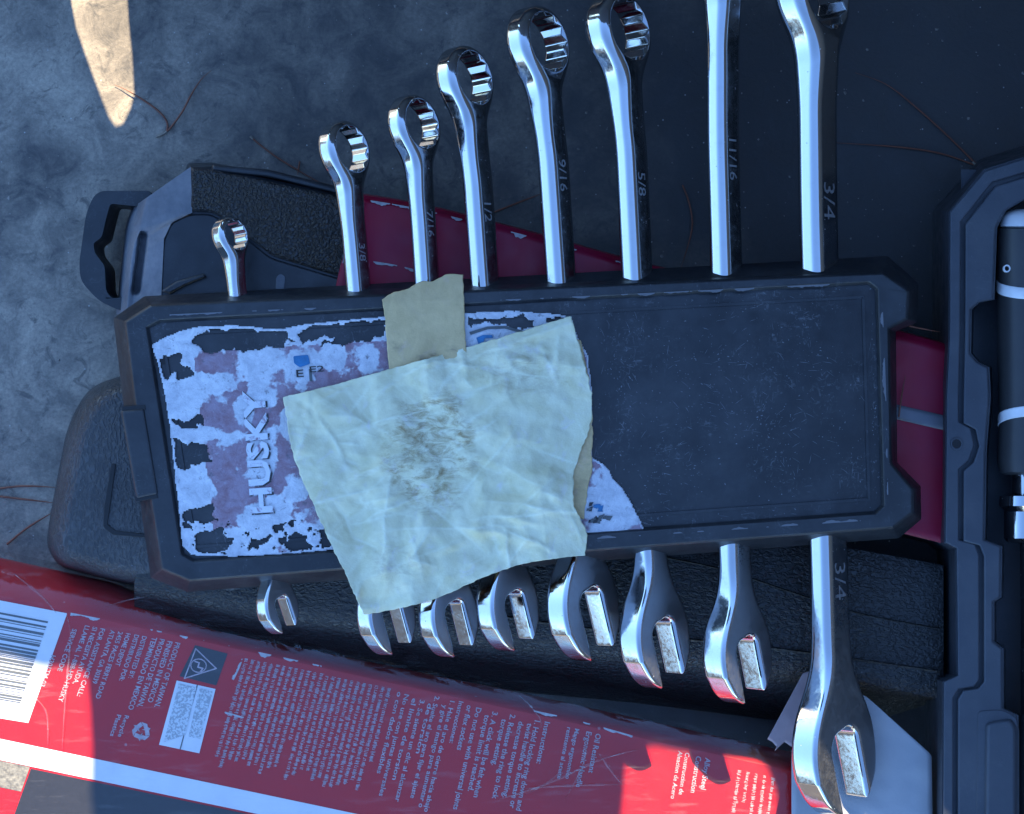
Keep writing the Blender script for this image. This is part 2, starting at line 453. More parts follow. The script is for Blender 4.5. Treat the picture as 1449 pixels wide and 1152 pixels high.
bmesh.ops.recalc_face_normals(bm, faces=bm.faces)
me = bpy.data.meshes.new('added_shade_wall'); bm.to_mesh(me); bm.free()
tag(link('added_shade_wall', me, M['wall']), None, None, None, 'structure')
# added unseen panel right of the view, blocks sky and reflects in wrench faces
xr = (2050 - 724.5) * S
bm = bmesh.new(); bmesh.ops.create_cube(bm, size=1.0)
bmesh.ops.scale(bm, verts=bm.verts, vec=(0.02, 1.2, 0.34)); bmesh.ops.translate(bm, verts=bm.verts, vec=(xr, -0.36, 0.17))
me = bpy.data.meshes.new('added_reflector_panel'); bm.to_mesh(me); bm.free()
o = link('added_reflector_panel', me, M['side']); tag(o, None, None, None, 'structure')
b = o.modifiers.new('edge', 'BEVEL'); b.width = 0.006; b.segments = 3
# added unseen low bar left of the view, hides bright horizon from the chrome
bm = bmesh.new(); bmesh.ops.create_cube(bm, size=1.0)
bmesh.ops.scale(bm, verts=bm.verts, vec=(0.03, 1.5, 0.105)); bmesh.ops.translate(bm, verts=bm.verts, vec=(-0.48, -0.5, 0.0525))
me = bpy.data.meshes.new('added_reflector_rail'); bm.to_mesh(me); bm.free()
o = link('added_reflector_rail', me, M['rail']); tag(o, None, None, None, 'structure')
b = o.modifiers.new('edge', 'BEVEL'); b.width = 0.006; b.segments = 3

# ================================================================== BLACK HARD CASE WITH HANGING TAB (upper left)
ZA = 150
A = empty('hard_case', W(300, 350, 0), 'black hard plastic case with hang tab and pebbled end under the wrench rack', 'case')
bodyA = [(240, 316), (262, 304), (270, 237), (300, 236), (470, 272), (900, 378), (1340, 500), (1340, 770), (900, 660), (500, 600), (250, 520), (226, 440)]
prism('body', bodyA, 0, ZA - 8, M['case_smooth'], A, flare=6, ch=6, bevel=2)
# dusty end ramp sloping down to the tab, with a long groove
Lp = polyline([(190, 292), (180, 320), (174, 370), (166, 445)], 60); Rp = straight([(270, 236), (272, 301), (243, 315), (232, 338), (227, 445)], 60)
vs, fs = [], []
def segd(p, a, b):
    a, b = Vector(a), Vector(b); t = max(0, min(1, (p - a).dot(b - a) / (b - a).length_squared)); return (p - a - (b - a) * t).length
for j in range(61):
    vs.append(W(Lp[j].x - 2, Lp[j].y, 6))
    for i in range(41):
        u = i / 40; p = Lp[j].lerp(Rp[j], u)
        z = 62 + 50 * min(1, u / 0.22) ** 0.6 + 36 * u ** 0.8
        d_ = segd(p, (203, 334), (193, 410)); z -= 22 * max(0, min(1, (7.5 - d_) / 3.5))
        z += 7 * max(0, 1 - abs(segd(p, (191, 320), (178, 440))) / 9)
        vs.append(W(p.x, p.y, z + 0.5 * fbm(p.x, p.y, 20, 3, 2)))
for j in range(60):
    for i in range(41): k = j * 42 + i; fs.append((k, k + 42, k + 43, k + 1))
build('end_ramp', vs, fs, M['case_dusty'], A, angle=80)
# pebbled band along the top edge
peb = [(270, 238), (300, 240), (470, 276), (530, 300), (530, 405), (470, 388), (385, 362), (330, 318), (300, 300), (270, 299)]
prism('pebbled_band', rounded(peb, 8, 3), ZA - 20, ZA, M['case_pebble'], A, ch=3, bevel=1)
edge_rib = [(300, 233), (380, 240), (470, 262), (530, 280), (530, 290), (468, 272), (378, 250), (300, 243)]
prism('edge_rib', edge_rib, ZA - 60, ZA - 6, M['case_smooth'], A, ch=3, bevel=2)
smooth = [(240, 316), (268, 303), (300, 303), (328, 321), (383, 365), (470, 391), (530, 408), (530, 470), (224, 470), (230, 345)]
prism('recessed_panel', rounded(smooth, 10, 4), ZA - 20, ZA - 4, M['case_smooth'], A, ch=2, bevel=1)
lip = [(228, 412), (250, 398), (288, 387), (292, 392), (262, 404), (240, 416)]
prism('arched_lip', lip, ZA - 10, ZA + 6, M['case_smooth'], A, ch=2, bevel=1)
prism('wear_mark', rounded([(391, 392), (397, 387), (404, 392), (402, 412), (390, 412)], 3, 3), ZA - 6, ZA - 2.5, M['case_dusty'], A, ch=0.5)
# hanging tab with its keyhole slot
tabo = rounded([(136, 270), (212, 270), (226, 300), (216, 440), (170, 440), (140, 426), (114, 398), (112, 372), (122, 300)], [22, 4, 4, 4, 10, 12, 16, 10, 16], 5)
tabh = rounded([(156, 288), (196, 292), (198, 308), (190, 360), (186, 420), (158, 422), (150, 412), (148, 376), (134, 358), (132, 344), (144, 336), (150, 310)], 5, 3)
plate_with_holes('hang_tab', tabo, [tabh], 20, 92, M['case_smooth'], A, bevel=3)

# ================================================================== MAROON CARDBOARD SLEEVE
SL = empty('cardboard_sleeve', W(900, 500, 0), 'maroon cardboard sleeve with a silver stripe wrapped round the case behind the rack', 'sleeve')
top = [(513, 281), (600, 296), (740, 331), (880, 370), (1100, 428), (1345, 494)]
bot = [(455, 540), (700, 610), (1000, 690), (1265, 752), (1345, 772)]
G = coons(top, [(1345, 494), (1345, 772)], bot, [(513, 281), (478, 392), (455, 540)], 60, 24)
sheet('panel', G, lambda x, y: 154 + 1.6 * fbm(x, y, 90, 3), M['maroon'], SL, thick=2)
# folded edge dropping over the case side
e2 = polyline(top, 60)
vs, fs = [], []
for i, p in enumerate(e2):
    vs += [W(p.x, p.y, 156), W(p.x + 1, p.y - 5, 150), W(p.x + 1, p.y - 7, 60)]
for i in range(60):
    for k in range(2): a = i * 3 + k; fs.append((a, a + 1, a + 4, a + 3))
build('folded_edge', vs, fs, M['maroon'], SL)
G = coons([(1180, 552), (1345, 590)], [(1345, 590), (1345, 611)], [(1180, 573), (1345, 611)], [(1180, 552), (1180, 573)], 20, 3)
sheet('silver_stripe', G, lambda x, y: 157.5 + 1.6 * fbm(x, y, 90, 3), plain('silver_print', (0.17, 0.17, 0.19), 0.4, 0.2, 20), SL, thick=0.4)
def worn_edge(name, pts, parent, z, width, seed, thresh=0.0, n=400, mat=None):
    """patches of torn pale fibre along an edge"""
    P = polyline(pts, n); vs, fs = [], []
    for i in range(n):
        a, b = P[i], P[i + 1]; t = (b - a).normalized(); nn = Vector((-t.y, t.x))
        def ww(q): return max(0.0, (noise.noise(Vector((q.x / 22, q.y / 22, seed))) - thresh) * 2.2 + 0.5 * noise.noise(Vector((q.x / 4, q.y / 4, seed + 5)))) * width
        wa, wb = ww(a), ww(b)
        if wa + wb < 0.4: continue
        k = len(vs); za = z(a.x, a.y) if callable(z) else z; zb = z(b.x, b.y) if callable(z) else z
        qa, qb = a + nn * wa, b + nn * wb
        vs += [W(a.x - nn.x, a.y - nn.y, za), W(b.x - nn.x, b.y - nn.y, zb), W(qb.x, qb.y, zb), W(qa.x, qa.y, za)]
        fs.append((k, k + 1, k + 2, k + 3))
    o = build(name, vs, fs, mat or M['worn'], parent); o['kind'] = 'stuff'; return o
worn_edge('worn_edge', [(515, 283), (600, 298), (740, 333), (880, 372), (935, 386)], SL, lambda x, y: 159 + 1.6 * fbm(x, y, 90, 3), 4.5, 3.1, -0.02)
worn_edge('worn_edge', [(514, 285), (497, 332), (479, 392)], SL, lambda x, y: 159 + 1.6 * fbm(x, y, 90, 3), 2.5, 8.1, -0.1, 120)
worn_edge('worn_crease', [(505, 368), (560, 376), (640, 396)], SL, lambda x, y: 158.5 + 1.6 * fbm(x, y, 90, 3), 3.0, 1.1, -0.15, 160)

# ================================================================== GRAINED CASE (lower left lobe, under the open ends)
ZB = 138
B = empty('grained_case', W(600, 820, 0), 'black leather-grained plastic case below the rack with rounded left end', 'case')
lobe = [(128, 548), (190, 528), (420, 560), (470, 800), (330, 858), (150, 818), (84, 800), (67, 772), (74, 722), (98, 600)]
lob = rounded(lobe, [26, 20, 10, 10, 10, 10, 24, 24, 60, 60], 6)
LR = [26, 20, 10, 10, 10, 10, 24, 24, 60, 60]
def lobi(d): return rounded(inset(lobe, d), LR, 6)
v, f = loft([(lobi(-2), 0), (lob, ZB - 60), (lobi(3), ZB - 34), (lobi(9), ZB - 14), (lobi(18), ZB - 2), (lobi(26), ZB + 2)], True, False)
build('rounded_end', v, f, M['lobe'], B, angle=60)
groove = rounded([(158, 656), (164, 656), (156, 716), (152, 742), (164, 751), (220, 757), (220, 762), (160, 757), (146, 746), (148, 715)], 3, 2)
prism('embossed_line', groove, ZB - 1, ZB + 3.2, M['dark_hole'], B, ch=0.6)
main = [(230, 640), (900, 720), (1335, 800), (1335, 990), (1200, 962), (900, 925), (640, 900), (400, 868), (190, 826)]
v, f = loft([([(x, y + (70 if i > 3 else 0)) for i, (x, y) in enumerate(main)], 0), ([(x, y + (34 if i > 3 else 0)) for i, (x, y) in enumerate(main)], ZB - 60), ([(x, y + (14 if i > 3 else 0)) for i, (x, y) in enumerate(main)], ZB - 22), (main, ZB - 6), (inset(main, 16), ZB - 1)], True, False)
build('lid', v, f, M['case_leather'], B, angle=50)
for pts, wd in (([(870, 776), (1010, 803), (1120, 838), (1215, 868), (1330, 890)], 2.0), ([(640, 862), (860, 893), (1100, 918), (1330, 950)], 3.0)):
    P = polyline(pts, 30); vs, fs = [], []
    for p in P: vs += [W(p.x, p.y - wd, ZB - 2), W(p.x, p.y, ZB + 1.6), W(p.x, p.y + wd, ZB - 2)]
    for i in range(30):
        for k in range(2): a = i * 3 + k; fs.append((a, a + 1, a + 4, a + 3))
    build('seam', vs, fs, M['case_leather'], B)

# ================================================================== RED PACKAGE WITH PRINT (bottom)
C = empty('red_package', W(500, 1050, 0), 'red printed card package in clear film along the bottom edge', 'package')
O0 = Vector((14, 848)); AX = Vector((0.9766, 0.2149))
def lean(u): return 0.385 - 0.00023 * max(0, min(u, 1200))
def card(u, v):
    p = O0 + AX * u + Vector((-lean(u), 1.0)) * v * 0.965
    return p.x, p.y
def zc(u, v): return 118 - 0.00035 * (v - 110) ** 2 + 1.8 * noise.noise(Vector((u / 120, v / 90, 2.0)))
def uncard(px, py):
    u = 0.0
    for _ in range(12):
        v = (py - O0.y - AX.y * u) / 0.965
        u = (px - O0.x + lean(u) * v * 0.965) / AX.x
    return u, (py - O0.y - AX.y * u) / 0.965
def CW(u, v, dz=0.0):
    x, y = card(u, v); return W(x, y, zc(u, v) + dz)
def card_patch(name, u0, u1, v0, v1, mat, dz, parent=C, nu=60, nv=16, quad=None):
    vs, fs = [], []
    for j in range(nv + 1):
        for i in range(nu + 1):
            a, b_ = i / nu, j / nv
            if quad:
                (p0, p1, p2, p3) = quad
                uu = (p0[0] * (1 - a) + p1[0] * a) * (1 - b_) + (p3[0] * (1 - a) + p2[0] * a) * b_
                vv = (p0[1] * (1 - a) + p1[1] * a) * (1 - b_) + (p3[1] * (1 - a) + p2[1] * a) * b_
            else: uu, vv = u0 + (u1 - u0) * a, v0 + (v1 - v0) * b_
            vs.append(CW(uu, vv, dz))
    for j in range(nv):
        for i in range(nu):
            k = j * (nu + 1) + i; fs.append((k, k + nu + 1, k + nu + 2, k + 1))
    return build(name, vs, fs, mat, parent, angle=60)
front = card_patch('front_panel', -260, 1230, 0, 330, M['red'], 0, nu=150, nv=40)
# upper side panel turning away under the film
vs, fs = [], []
NU = 120
for i in range(NU + 1):
    u = -260 + 1490 * i / NU; x, y = card(u, 0); z = zc(u, 0)
    up = 22 + 28 * max(0, min(1, (300 - u) / 160))
    for k, (dy, dz) in enumerate(((0, 0), (-5, -3), (-up * 0.6, -30), (-up, -70), (-up - 4, -112))): vs.append(W(x + dy * -0.15, y + dy, z + dz))
for i in range(NU):
    for k in range(4): a = i * 5 + k; fs.append((a, a + 1, a + 6, a + 5))
build('upper_side', vs, fs, M['red'], C, angle=60)
card_patch('white_band', -260, 560, 192, 221, M['white_card'], 0.7, nu=90, nv=4)
card_patch('dark_band', 110, 700, 224, 330, M['ink_black'], 0.6, nu=60, nv=8)
card_patch('pale_window', -260, 108, 222, 258, plain('mottled_film_window', (0.30, 0.28, 0.22), 0.35, 0.75, 6, 0.6), 0.6, nu=40, nv=6)
# barcode label
q = [uncard(-60, 838), uncard(95, 868), uncard(40, 1023), uncard(-100, 1000)]
bl = card_patch('barcode_label', 0, 0, 0, 0, M['white_card'], 0.8, quad=q, nu=20, nv=20)
random.seed(11)
vs, fs = [], []
t = 0.10
while t < 0.93:
    wdt = random.choice((0.006, 0.006, 0.010, 0.016, 0.022)) * (1.0 if t < 0.7 else 0.8)
    if 0.0 < t < 0.86:
        for k in range(6):
            a0, a1 = k / 6 * 0.86, (k + 1) / 6 * 0.86
            n0 = len(vs)
            for a, bb in ((a0, t), (a1, t), (a1, t + wdt), (a0, t + wdt)):
                uu = (q[0][0] * (1 - a) + q[1][0] * a) * (1 - bb) + (q[3][0] * (1 - a) + q[2][0] * a) * bb
                vv = (q[0][1] * (1 - a) + q[1][1] * a) * (1 - bb) + (q[3][1] * (1 - a) + q[2][1] * a) * bb
                vs.append(CW(uu, vv, 1.5))
            fs.append((n0, n0 + 1, n0 + 2, n0 + 3))
    t += wdt + random.choice((0.008, 0.012, 0.02, 0.028))
build('printed_bars', vs, fs, M['ink_grey'], bl)

def print_lines(name, lines, size, mat, dz=0.9, parent=C):
    """lines: (text, px, py, length) — reading direction runs down the card"""
    vs, fs = [], []
    for s, px, py, L in lines:
        v, f, wd = text_mesh(s, 0.014); u0, v0 = uncard(px, py); k0 = len(vs)
        for x, y, _ in v: vs.append(CW(u0 + (y - 0.35) * size, v0 + x / wd * L, dz))
        fs += [tuple(i + k0 for i in g) for g in f]
    return build(name, vs, fs, mat, parent, smooth=False)
IW = M['ink_white']
print_lines('origin_text', [('PRODUCT OF TAIWAN.', 252, 909, 95), ('FINISHED IN MEXICO', 241, 907, 90), ('PRODUCTO DE TAIWAN,', 230, 904, 100), ('TERMINADO EN MEXICO', 219, 902, 106)], 10.5, IW)
print_lines('distributor_text', [('DISTRIBUTED BY:', 205, 900, 62), ('DISTRIBUIDO POR:', 194, 898, 68), ('HOME DEPOT', 182, 896, 48), ('2455 PACES FERRY ROAD', 171, 894, 98), ('ATLANTA, GA 30339', 160, 892, 78)], 9.5, IW)
print_lines('assistance_text', [('FOR ASSISTANCE CALL:', 146, 889, 100), ('SI NECESITA AYUDA,', 135, 887, 84), ('LLAME AL 1-888-HD-HUSKY', 124, 885, 112), ('SERVICE CODE', 106, 890, 62), ('H301TM-03', 76, 927, 46)], 9.5, IW)
print_lines('recycle_text', [('Recycle', 180, 1012, 32), ('Plastics', 169, 1011, 32)], 8.5, IW)
print_lines('instruction_text_spanish', [('o con dados flexibles', 566, 979, 120), ('No use con juntas universales', 576, 982, 150), ('el limite de torsion', 587, 988, 120), ('3. Se siente un clic al alcanzar', 598, 990, 150), ('de torsion', 609, 995, 74),
    ('2. Suelte el aro para fijar el ajuste', 619, 985, 150), ('y gire el mango para aumentar o', 630, 998, 150), ('1. Hale el aro de cierre hacia abajo', 641, 990, 165), ('Instrucciones:', 653, 992, 62)], 9.5, IW)
print_lines('instruction_text', [('or flex sockets', 665, 998, 66), ('Do not use with universal joints', 678, 1001, 150), ('torque limit is reached.', 690, 1012, 112), ('3. A click will be felt when', 701, 1007, 126), ('torque setting.', 714, 1018, 68), ('2. Release the ring to lock', 726, 1011, 124),
    ('decrease torque setting.', 738, 1021, 112), ('twist handle to increase or', 750, 1024, 124), ('1. Hold locking ring down and', 761, 1018, 134), ('Instructions:', 775, 1021, 62)], 11.0, IW)
print_lines('feature_text', [('resistente al aceite', 806, 1029, 76), ('Mango ergonomico', 817, 1031, 74)], 9.0, IW)
print_lines('feature_text', [('Ergonomic Handle', 834, 1035, 82), ('Oil Resistant', 847, 1038, 58)], 11.0, IW)
print_lines('feature_text', [('Aleacion de Acero', 963, 1063, 70), ('Construccion de', 973, 1065, 62)], 9.0, IW)
print_lines('feature_text', [('Construction', 989, 1070, 54), ('Alloy Steel', 1002, 1073, 46)], 11.0, IW)
# fine print too small to read: broken strokes, line after line
def fine_print(name, p0, p1, n, L0, L1, seed, size=5.6):
    rr = random.Random(seed); vs, fs = [], []
    for i in range(n):
        a = i / (n - 1); u0, v0 = uncard(p0[0] + (p1[0] - p0[0]) * a, p0[1] + (p1[1] - p0[1]) * a)
        x = 0; L = (L0 + (L1 - L0) * a) * rr.choice((1, 1, 1, 0.96, 0.9, 0.7))
        while x < L:
            wl = rr.randint(2, 9)
            for _ in range(wl):
                cw = rr.uniform(1.6, 2.4); k = rr.random()
                st = []
                if k < 0.75: st.append((x, x + 0.7, 0, rr.choice((0.72, 0.72, 1.0))))
                if k > 0.3: st.append((x + cw - 1.0, x + cw - 0.35, rr.choice((0, -0.25, 0)), 0.72))
                if rr.random() < 0.75: yy = rr.choice((0, 0.3, 0.58)); st.append((x, x + cw - 0.4, yy, yy + 0.17))
                for s0, s1, y0, y1 in st:
                    n0 = len(vs)
                    for (dx, dy) in ((s0, y0), (s1, y0), (s1, y1), (s0, y1)): vs.append(CW(u0 + (dy - 0.35) * size, v0 + dx, 0.9))
                    fs.append((n0, n0 + 1, n0 + 2, n0 + 3))
                x += cw
            x += 1.8
    o = build(name, vs, fs, IW, C, smooth=False); o['kind'] = 'stuff'; return o
fine_print('fine_print', (349, 932), (455, 953), 13, 146, 146, 1)
fine_print('fine_print', (463, 956), (551, 974), 11, 140, 142, 2)
fine_print('fine_print', (1046, 1090), (1094, 1100), 5, 60, 60, 3, 5)
# warning square and pale notice label
def cq(*p): return [uncard(*x) for x in p]
wq = cq((276, 913), (322, 925), (306, 970), (254, 957))
ws = card_patch('warning_square', 0, 0, 0, 0, M['ink_black'], 0.8, quad=wq, nu=8, nv=8)
def stroke(name, pts, wd, mat, parent, dz, closed=False):
    vs, fs = [], []
    P = [Vector(p) for p in pts]; n = len(P)
    for i in range(n if closed else n - 1):
        a, b_ = P[i], P[(i + 1) % n]; t = (b_ - a).normalized() * wd * 0.4; nn = Vector((-t.y, t.x)).normalized() * wd / 2; k = len(vs)
        for qv in (a - t + nn, b_ + t + nn, b_ + t - nn, a - t - nn):
            uu, vv = uncard(qv.x, qv.y); vs.append(CW(uu, vv, dz))
        fs.append((k, k + 1, k + 2, k + 3))
    return build(name, vs, fs, mat, parent, smooth=False)
stroke('triangle_outline', [(277, 918), (306, 946), (261, 960)], 1.7, IW, ws, 1.5, True)
stroke('symbol_ring', [(281 + 11 * math.cos(t * math.pi / 8), 942 + 9.5 * math.sin(t * math.pi / 8)) for t in range(16)], 1.5, IW, ws, 1.6, True)
stroke('symbol_figure', [(276, 936), (282, 938), (280, 944), (287, 946), (284, 950)], 2.0, IW, ws, 1.7)
nq = cq((250, 963), (305, 975), (282, 1066), (225, 1054))
def notice(m):
    m.base(m.mix(m.ramp(m.noise(3.2, 3, 0.6), [(0.47, 0), (0.53, 0.65)]), (0.60, 0.62, 0.62), (0.20, 0.21, 0.22))); m.set(Roughness=0.4)
nl = card_patch('notice_label', 0, 0, 0, 0, M['white_card'], 0.8, quad=nq, nu=8, nv=8)
sub = cq((253, 967), (278, 973), (262, 1040), (232, 1050))
card_patch('faded_print', 0, 0, 0, 0, attr_mat('faded_notice_print', notice), 1.4, nl, quad=sub, nu=6, nv=6)
sub = cq((282, 974), (301, 978), (283, 1046), (267, 1042))
card_patch('faded_print', 0, 0, 0, 0, bpy.data.materials['faded_notice_print'], 1.4, nl, quad=sub, nu=6, nv=6)
stroke('rule', [(279, 970), (255, 1060)], 1.6, M['ink_grey'], nl, 1.5)
# recycling mark: three bent arrows chasing each other round a triangle
vs, fs = [], []
for k in range(3):
    a = k * 2 * math.pi / 3 + 0.35; ca, sa = math.cos(a), math.sin(a)
    for poly in ([(-11.5, -2), (-5.5, -12), (-0.5, -8.5), (-6.8, 1.2)], [(-4.5, -12.6), (4.2, -12.6), (7.2, -7.6), (2.4, -4.8), (-0.2, -8.8), (-4, -12)], [(-0.2, -2.6), (9.6, -3.4), (10.6, -9.2)]):
        n0 = len(vs)
        for x, y in poly: uu, vv = uncard(200 + x * ca - y * sa, 1035 + x * sa + y * ca); vs.append(CW(uu, vv, 0.9 + 0.07 * k))
        fs.append(tuple(range(n0, n0 + len(poly))))
build('recycling_mark', vs, fs, IW, C, smooth=False)
worn_edge('torn_edge', [(100, 868), (180, 884), (240, 897), (300, 909), (345, 919), (400, 931), (455, 943)], C, lambda x, y: zc(*uncard(x, y)) + 1.5, 5.0, 4.4, 0.06, 420)
worn_edge('torn_edge', [(345, 919), (340, 940), (330, 962)], C, lambda x, y: zc(*uncard(x, y)) + 1.4, 5.0, 2.4, -0.15, 80)
worn_edge('torn_edge', [(740, 1003), (800, 1016), (860, 1032), (895, 1042)], C, lambda x, y: zc(*uncard(x, y)) + 1.4, 2.5, 6.4, -0.05, 160)
worn_edge('scratch', [(318, 1008), (345, 1016), (362, 1024)], C, lambda x, y: zc(*uncard(x, y)) + 1.4, 3.0, 9.4, -0.3, 80)
# clear film: bulging sheet over the front and the upper side
vs, fs = [], []
prof = [(-64, -96), (-60, -54), (-46, -16), (-24, 4), (-4, 8), (14, 7), (60, 6), (130, 6), (200, 6), (330, 6)]
for i in range(151):
    u = -260 + 1490 * i / 150
    for (vv, dz) in prof:
        x, y = card(u, max(vv, 0)); 
        wob = 2.2 * noise.noise(Vector((u / 60, vv / 50, 7.7))) + 1.2 * ridge(u, vv, 40, 3.3)
        vs.append(W(x - 0.15 * min(vv, 0), y + min(vv, 0), zc(u, max(vv, 0)) + dz + wob))
np_ = len(prof)
for i in range(150):
    for k in range(np_ - 1): a = i * np_ + k; fs.append((a, a + 1, a + np_ + 1, a + np_))
build('clear_film', vs, fs, M['film'], C, angle=80)
# folds in the film, catching light
fold_m = film('film_fold', 0.35, 0.15)
for pts in ([(741, 1125), (800, 1098), (850, 1075), (905, 1060)], [(705, 1132), (770, 1110), (800, 1085)], [(742, 1116), (800, 1112), (882, 1110)], [(846, 1064), (868, 1095), (880, 1110)], [(734, 984), (752, 1000), (766, 1022), (760, 1036)],
            [(94, 868), (100, 900), (96, 952), (92, 1000), (88, 1060)], [(48, 985), (66, 1010), (68, 1055)], [(150, 858), (200, 845), (260, 838)], [(20, 812), (60, 845), (80, 868)], [(800, 1130), (826, 1080), (830, 1040)]):
    P = polyline(pts, 24); vs, fs = [], []
    for i, p in enumerate(P):
        t = (P[min(i + 1, 24)] - P[max(i - 1, 0)]).normalized(); nn = Vector((-t.y, t.x)) * (1.1 + 1.6 * abs(noise.noise(Vector((p.x / 9, p.y / 9, 1))))) * math.sin(math.pi * (i + 0.6) / 25.2)
        uu, vv = uncard(p.x, p.y); zz = zc(uu, max(vv, 0)) + 10.5 + min(0, vv) * 0.3
        vs += [W(p.x - nn.x, p.y - nn.y, zz - 1), W(p.x, p.y, zz + 2.5), W(p.x + nn.x, p.y + nn.y, zz - 1)]
    for i in range(24):
        for k in range(2): a = i * 3 + k; fs.append((a, a + 1, a + 4, a + 3))
    build('film_fold', vs, fs, fold_m, C, angle=80)
# ================================================================== TOOL CASE ON THE RIGHT
D = empty('tool_case', W(1450, 650, 0), 'open black moulded tool case along the right edge', 'tool case')
topo = [(1343, 300), (1342, 480), (1338, 560), (1336, 768), (1352, 776), (1354, 956), (1334, 965), (1332, 1300), (1700, 1300), (1700, 212), (1449, 222), (1392, 240)]
baso = [(1320, 298), (1319, 490), (1322, 560), (1310, 768), (1326, 780), (1326, 950), (1309, 954), (1308, 1300), (1700, 1300), (1700, 200), (1449, 206), (1385, 226)]
rec = [(1700, 282), (1480, 280), (1448, 284), (1424, 298), (1411, 322), (1407, 424), (1386, 428), (1375, 438), (1374, 500), (1384, 512), (1400, 520), (1402, 560), (1396, 640), (1394, 764), (1418, 773), (1417, 845), (1407, 852), (1407, 908), (1420, 918), (1420, 1002), (1441, 1012), (1441, 1300), (1700, 1300)]
# outer shell with the long tool recess
bm = bmesh.new()
vb = [bm.verts.new(W(x, y, 0)) for x, y in baso]; vt = [bm.verts.new(W(x, y, 192)) for x, y in topo]
for i in range(len(topo)): j = (i + 1) % len(topo); bm.faces.new((vb[i], vb[j], vt[j], vt[i]))
shelf = topo[:8] + [(1441, 1300)] + rec[::-1][2:] + [(1700, 212), (1449, 222), (1392, 240)]
bm.faces.new([bm.verts.new(W(x, y, 192)) for x, y in shelf])
rc = [(x, y) for x, y in rec[:-1]]
v1 = [bm.verts.new(W(x, y, 192)) for x, y in rc]; v2 = [bm.verts.new(W(x + 3, y, 96)) for x, y in rc]
for i in range(len(rc) - 1): bm.faces.new((v1[i], v1[i + 1], v2[i + 1], v2[i]))
bm.faces.new([bm.verts.new(W(x, y, 98)) for x, y in ((1360, 240), (1700, 240), (1700, 1300), (1360, 1300))])
bmesh.ops.remove_doubles(bm, verts=bm.verts, dist=1e-6); bmesh.ops.recalc_face_normals(bm, faces=bm.faces)
bmesh.ops.translate(bm, verts=bm.verts, vec=-Vector(D.location))
me = bpy.data.meshes.new('shell'); bm.to_mesh(me); bm.free()
link('shell', me, M['tool_case'], D)
grv = [(1360, 314), (1359, 480), (1357, 560), (1357, 597), (1374, 606), (1379, 630), (1371, 652), (1357, 664), (1357, 764), (1380, 770), (1386, 786), (1386, 962), (1378, 972), (1357, 975), (1349, 988), (1349, 1300)]
rim = [(x + 1.5, y) for x, y in topo[:8]] + grv[::-1] + [(1404, 258), (1449, 244), (1700, 244), (1700, 214), (1449, 224), (1393, 242)]
prism('rim', rim, 190, 203, M['tool_case'], D, ch=1.5, bevel=2)
plat = [(x + 6, y + (2 if i else 3)) for i, (x, y) in enumerate(grv)] + [(1439, 1300)] + [(x - 1.5, y) for x, y in rec[::-1][2:-1]] + [(1700, 279), (1700, 250), (1449, 250), (1408, 263)]
prism('inner_deck', plat, 190, 205, M['tool_case'], D, ch=2, bevel=2)
cx, cy = 1354, 628
ringp = [(cx + 9 * math.cos(t), cy + 9 * math.sin(t)) for t in [i * math.pi / 10 for i in range(20)]]
ringi = [(cx + 6.5 * math.cos(t), cy + 6.5 * math.sin(t)) for t in [i * math.pi / 10 for i in range(20)]]
plate_with_holes('screw_boss', ringp, [ringi], 200, 205.5, M['tool_case'], D, bevel=0.6)
prism('screw_hole', ringi, 200, 204.2, M['dark_hole'], D, ch=0.2)
blk = rounded([(1396, 1024), (1430, 1018), (1438, 1030), (1438, 1300), (1393, 1300)], 8, 4)
prism('raised_block', blk, 200, 214, M['tool_case'], D, flare=5, ch=3, bevel=2)
pkt = rounded([(1383, 1006), (1418, 1004), (1440, 1016), (1440, 1300), (1380, 1300)], 8, 3)
prism('block_surround', pkt, 200, 206.5, M['tool_case'], D, ch=1)

# ratchet lying in the recess
R = empty('ratchet', W(1468, 640, 98), 'black and chrome ratchet with white bands lying in the tool case', 'ratchet')
RX, RZ = 1468, 168
def lathe(name, prof, mat, bend=0.0, n=40):
    """prof: (py, radius)"""
    vs, fs = [], []
    for y, r in prof:
        for k in range(n):
            a = 2 * math.pi * k / n
            vs.append(W(RX + r * math.cos(a), y + bend * (math.sin(a) if bend else 0), RZ + r * math.sin(a)))
    for i in range(len(prof) - 1):
        for k in range(n): j = (k + 1) % n; fs.append((i * n + k, i * n + j, (i + 1) * n + j, (i + 1) * n + k))
    fs.append(tuple(range(n))); fs.append(tuple(range((len(prof) - 1) * n, len(prof) * n)))
    return build(name, vs, fs, mat, R, angle=40)
lathe('handle', [(322, 50), (324, 56), (345, 57.5), (480, 57), (600, 55), (655, 57), (668, 54), (672, 46)], M['handle'])
lathe('end_cap', [(296, 30), (300, 44), (306, 51), (320, 54), (322, 50)], M['handle_white'])
lathe('white_band', [(396, 57.6), (397, 58.2), (411, 58.2), (412, 57.6)], M['handle_white'], 12)
lathe('white_band', [(588, 55.6), (589, 56.4), (602, 56.4), (603, 55.4)], M['handle_white'], -14)
lathe('neck', [(668, 34), (672, 37), (700, 37), (702, 34)], M['chrome'])
lathe('collar', [(698, 44), (702, 54), (716, 55), (724, 48), (728, 48), (762, 48), (768, 42)], M['chrome'])
lathe('shaft', [(764, 26), (780, 25), (1000, 24), (1300, 30)], M['chrome'])
bm = bmesh.new()
ringm = [(1425 + 5 * math.cos(t), 380 + 5.5 * math.sin(t)) for t in [i * math.pi / 8 for i in range(16)]]
zz = RZ + math.sqrt(57.5 ** 2 - 42 ** 2) + 2
bm.free()
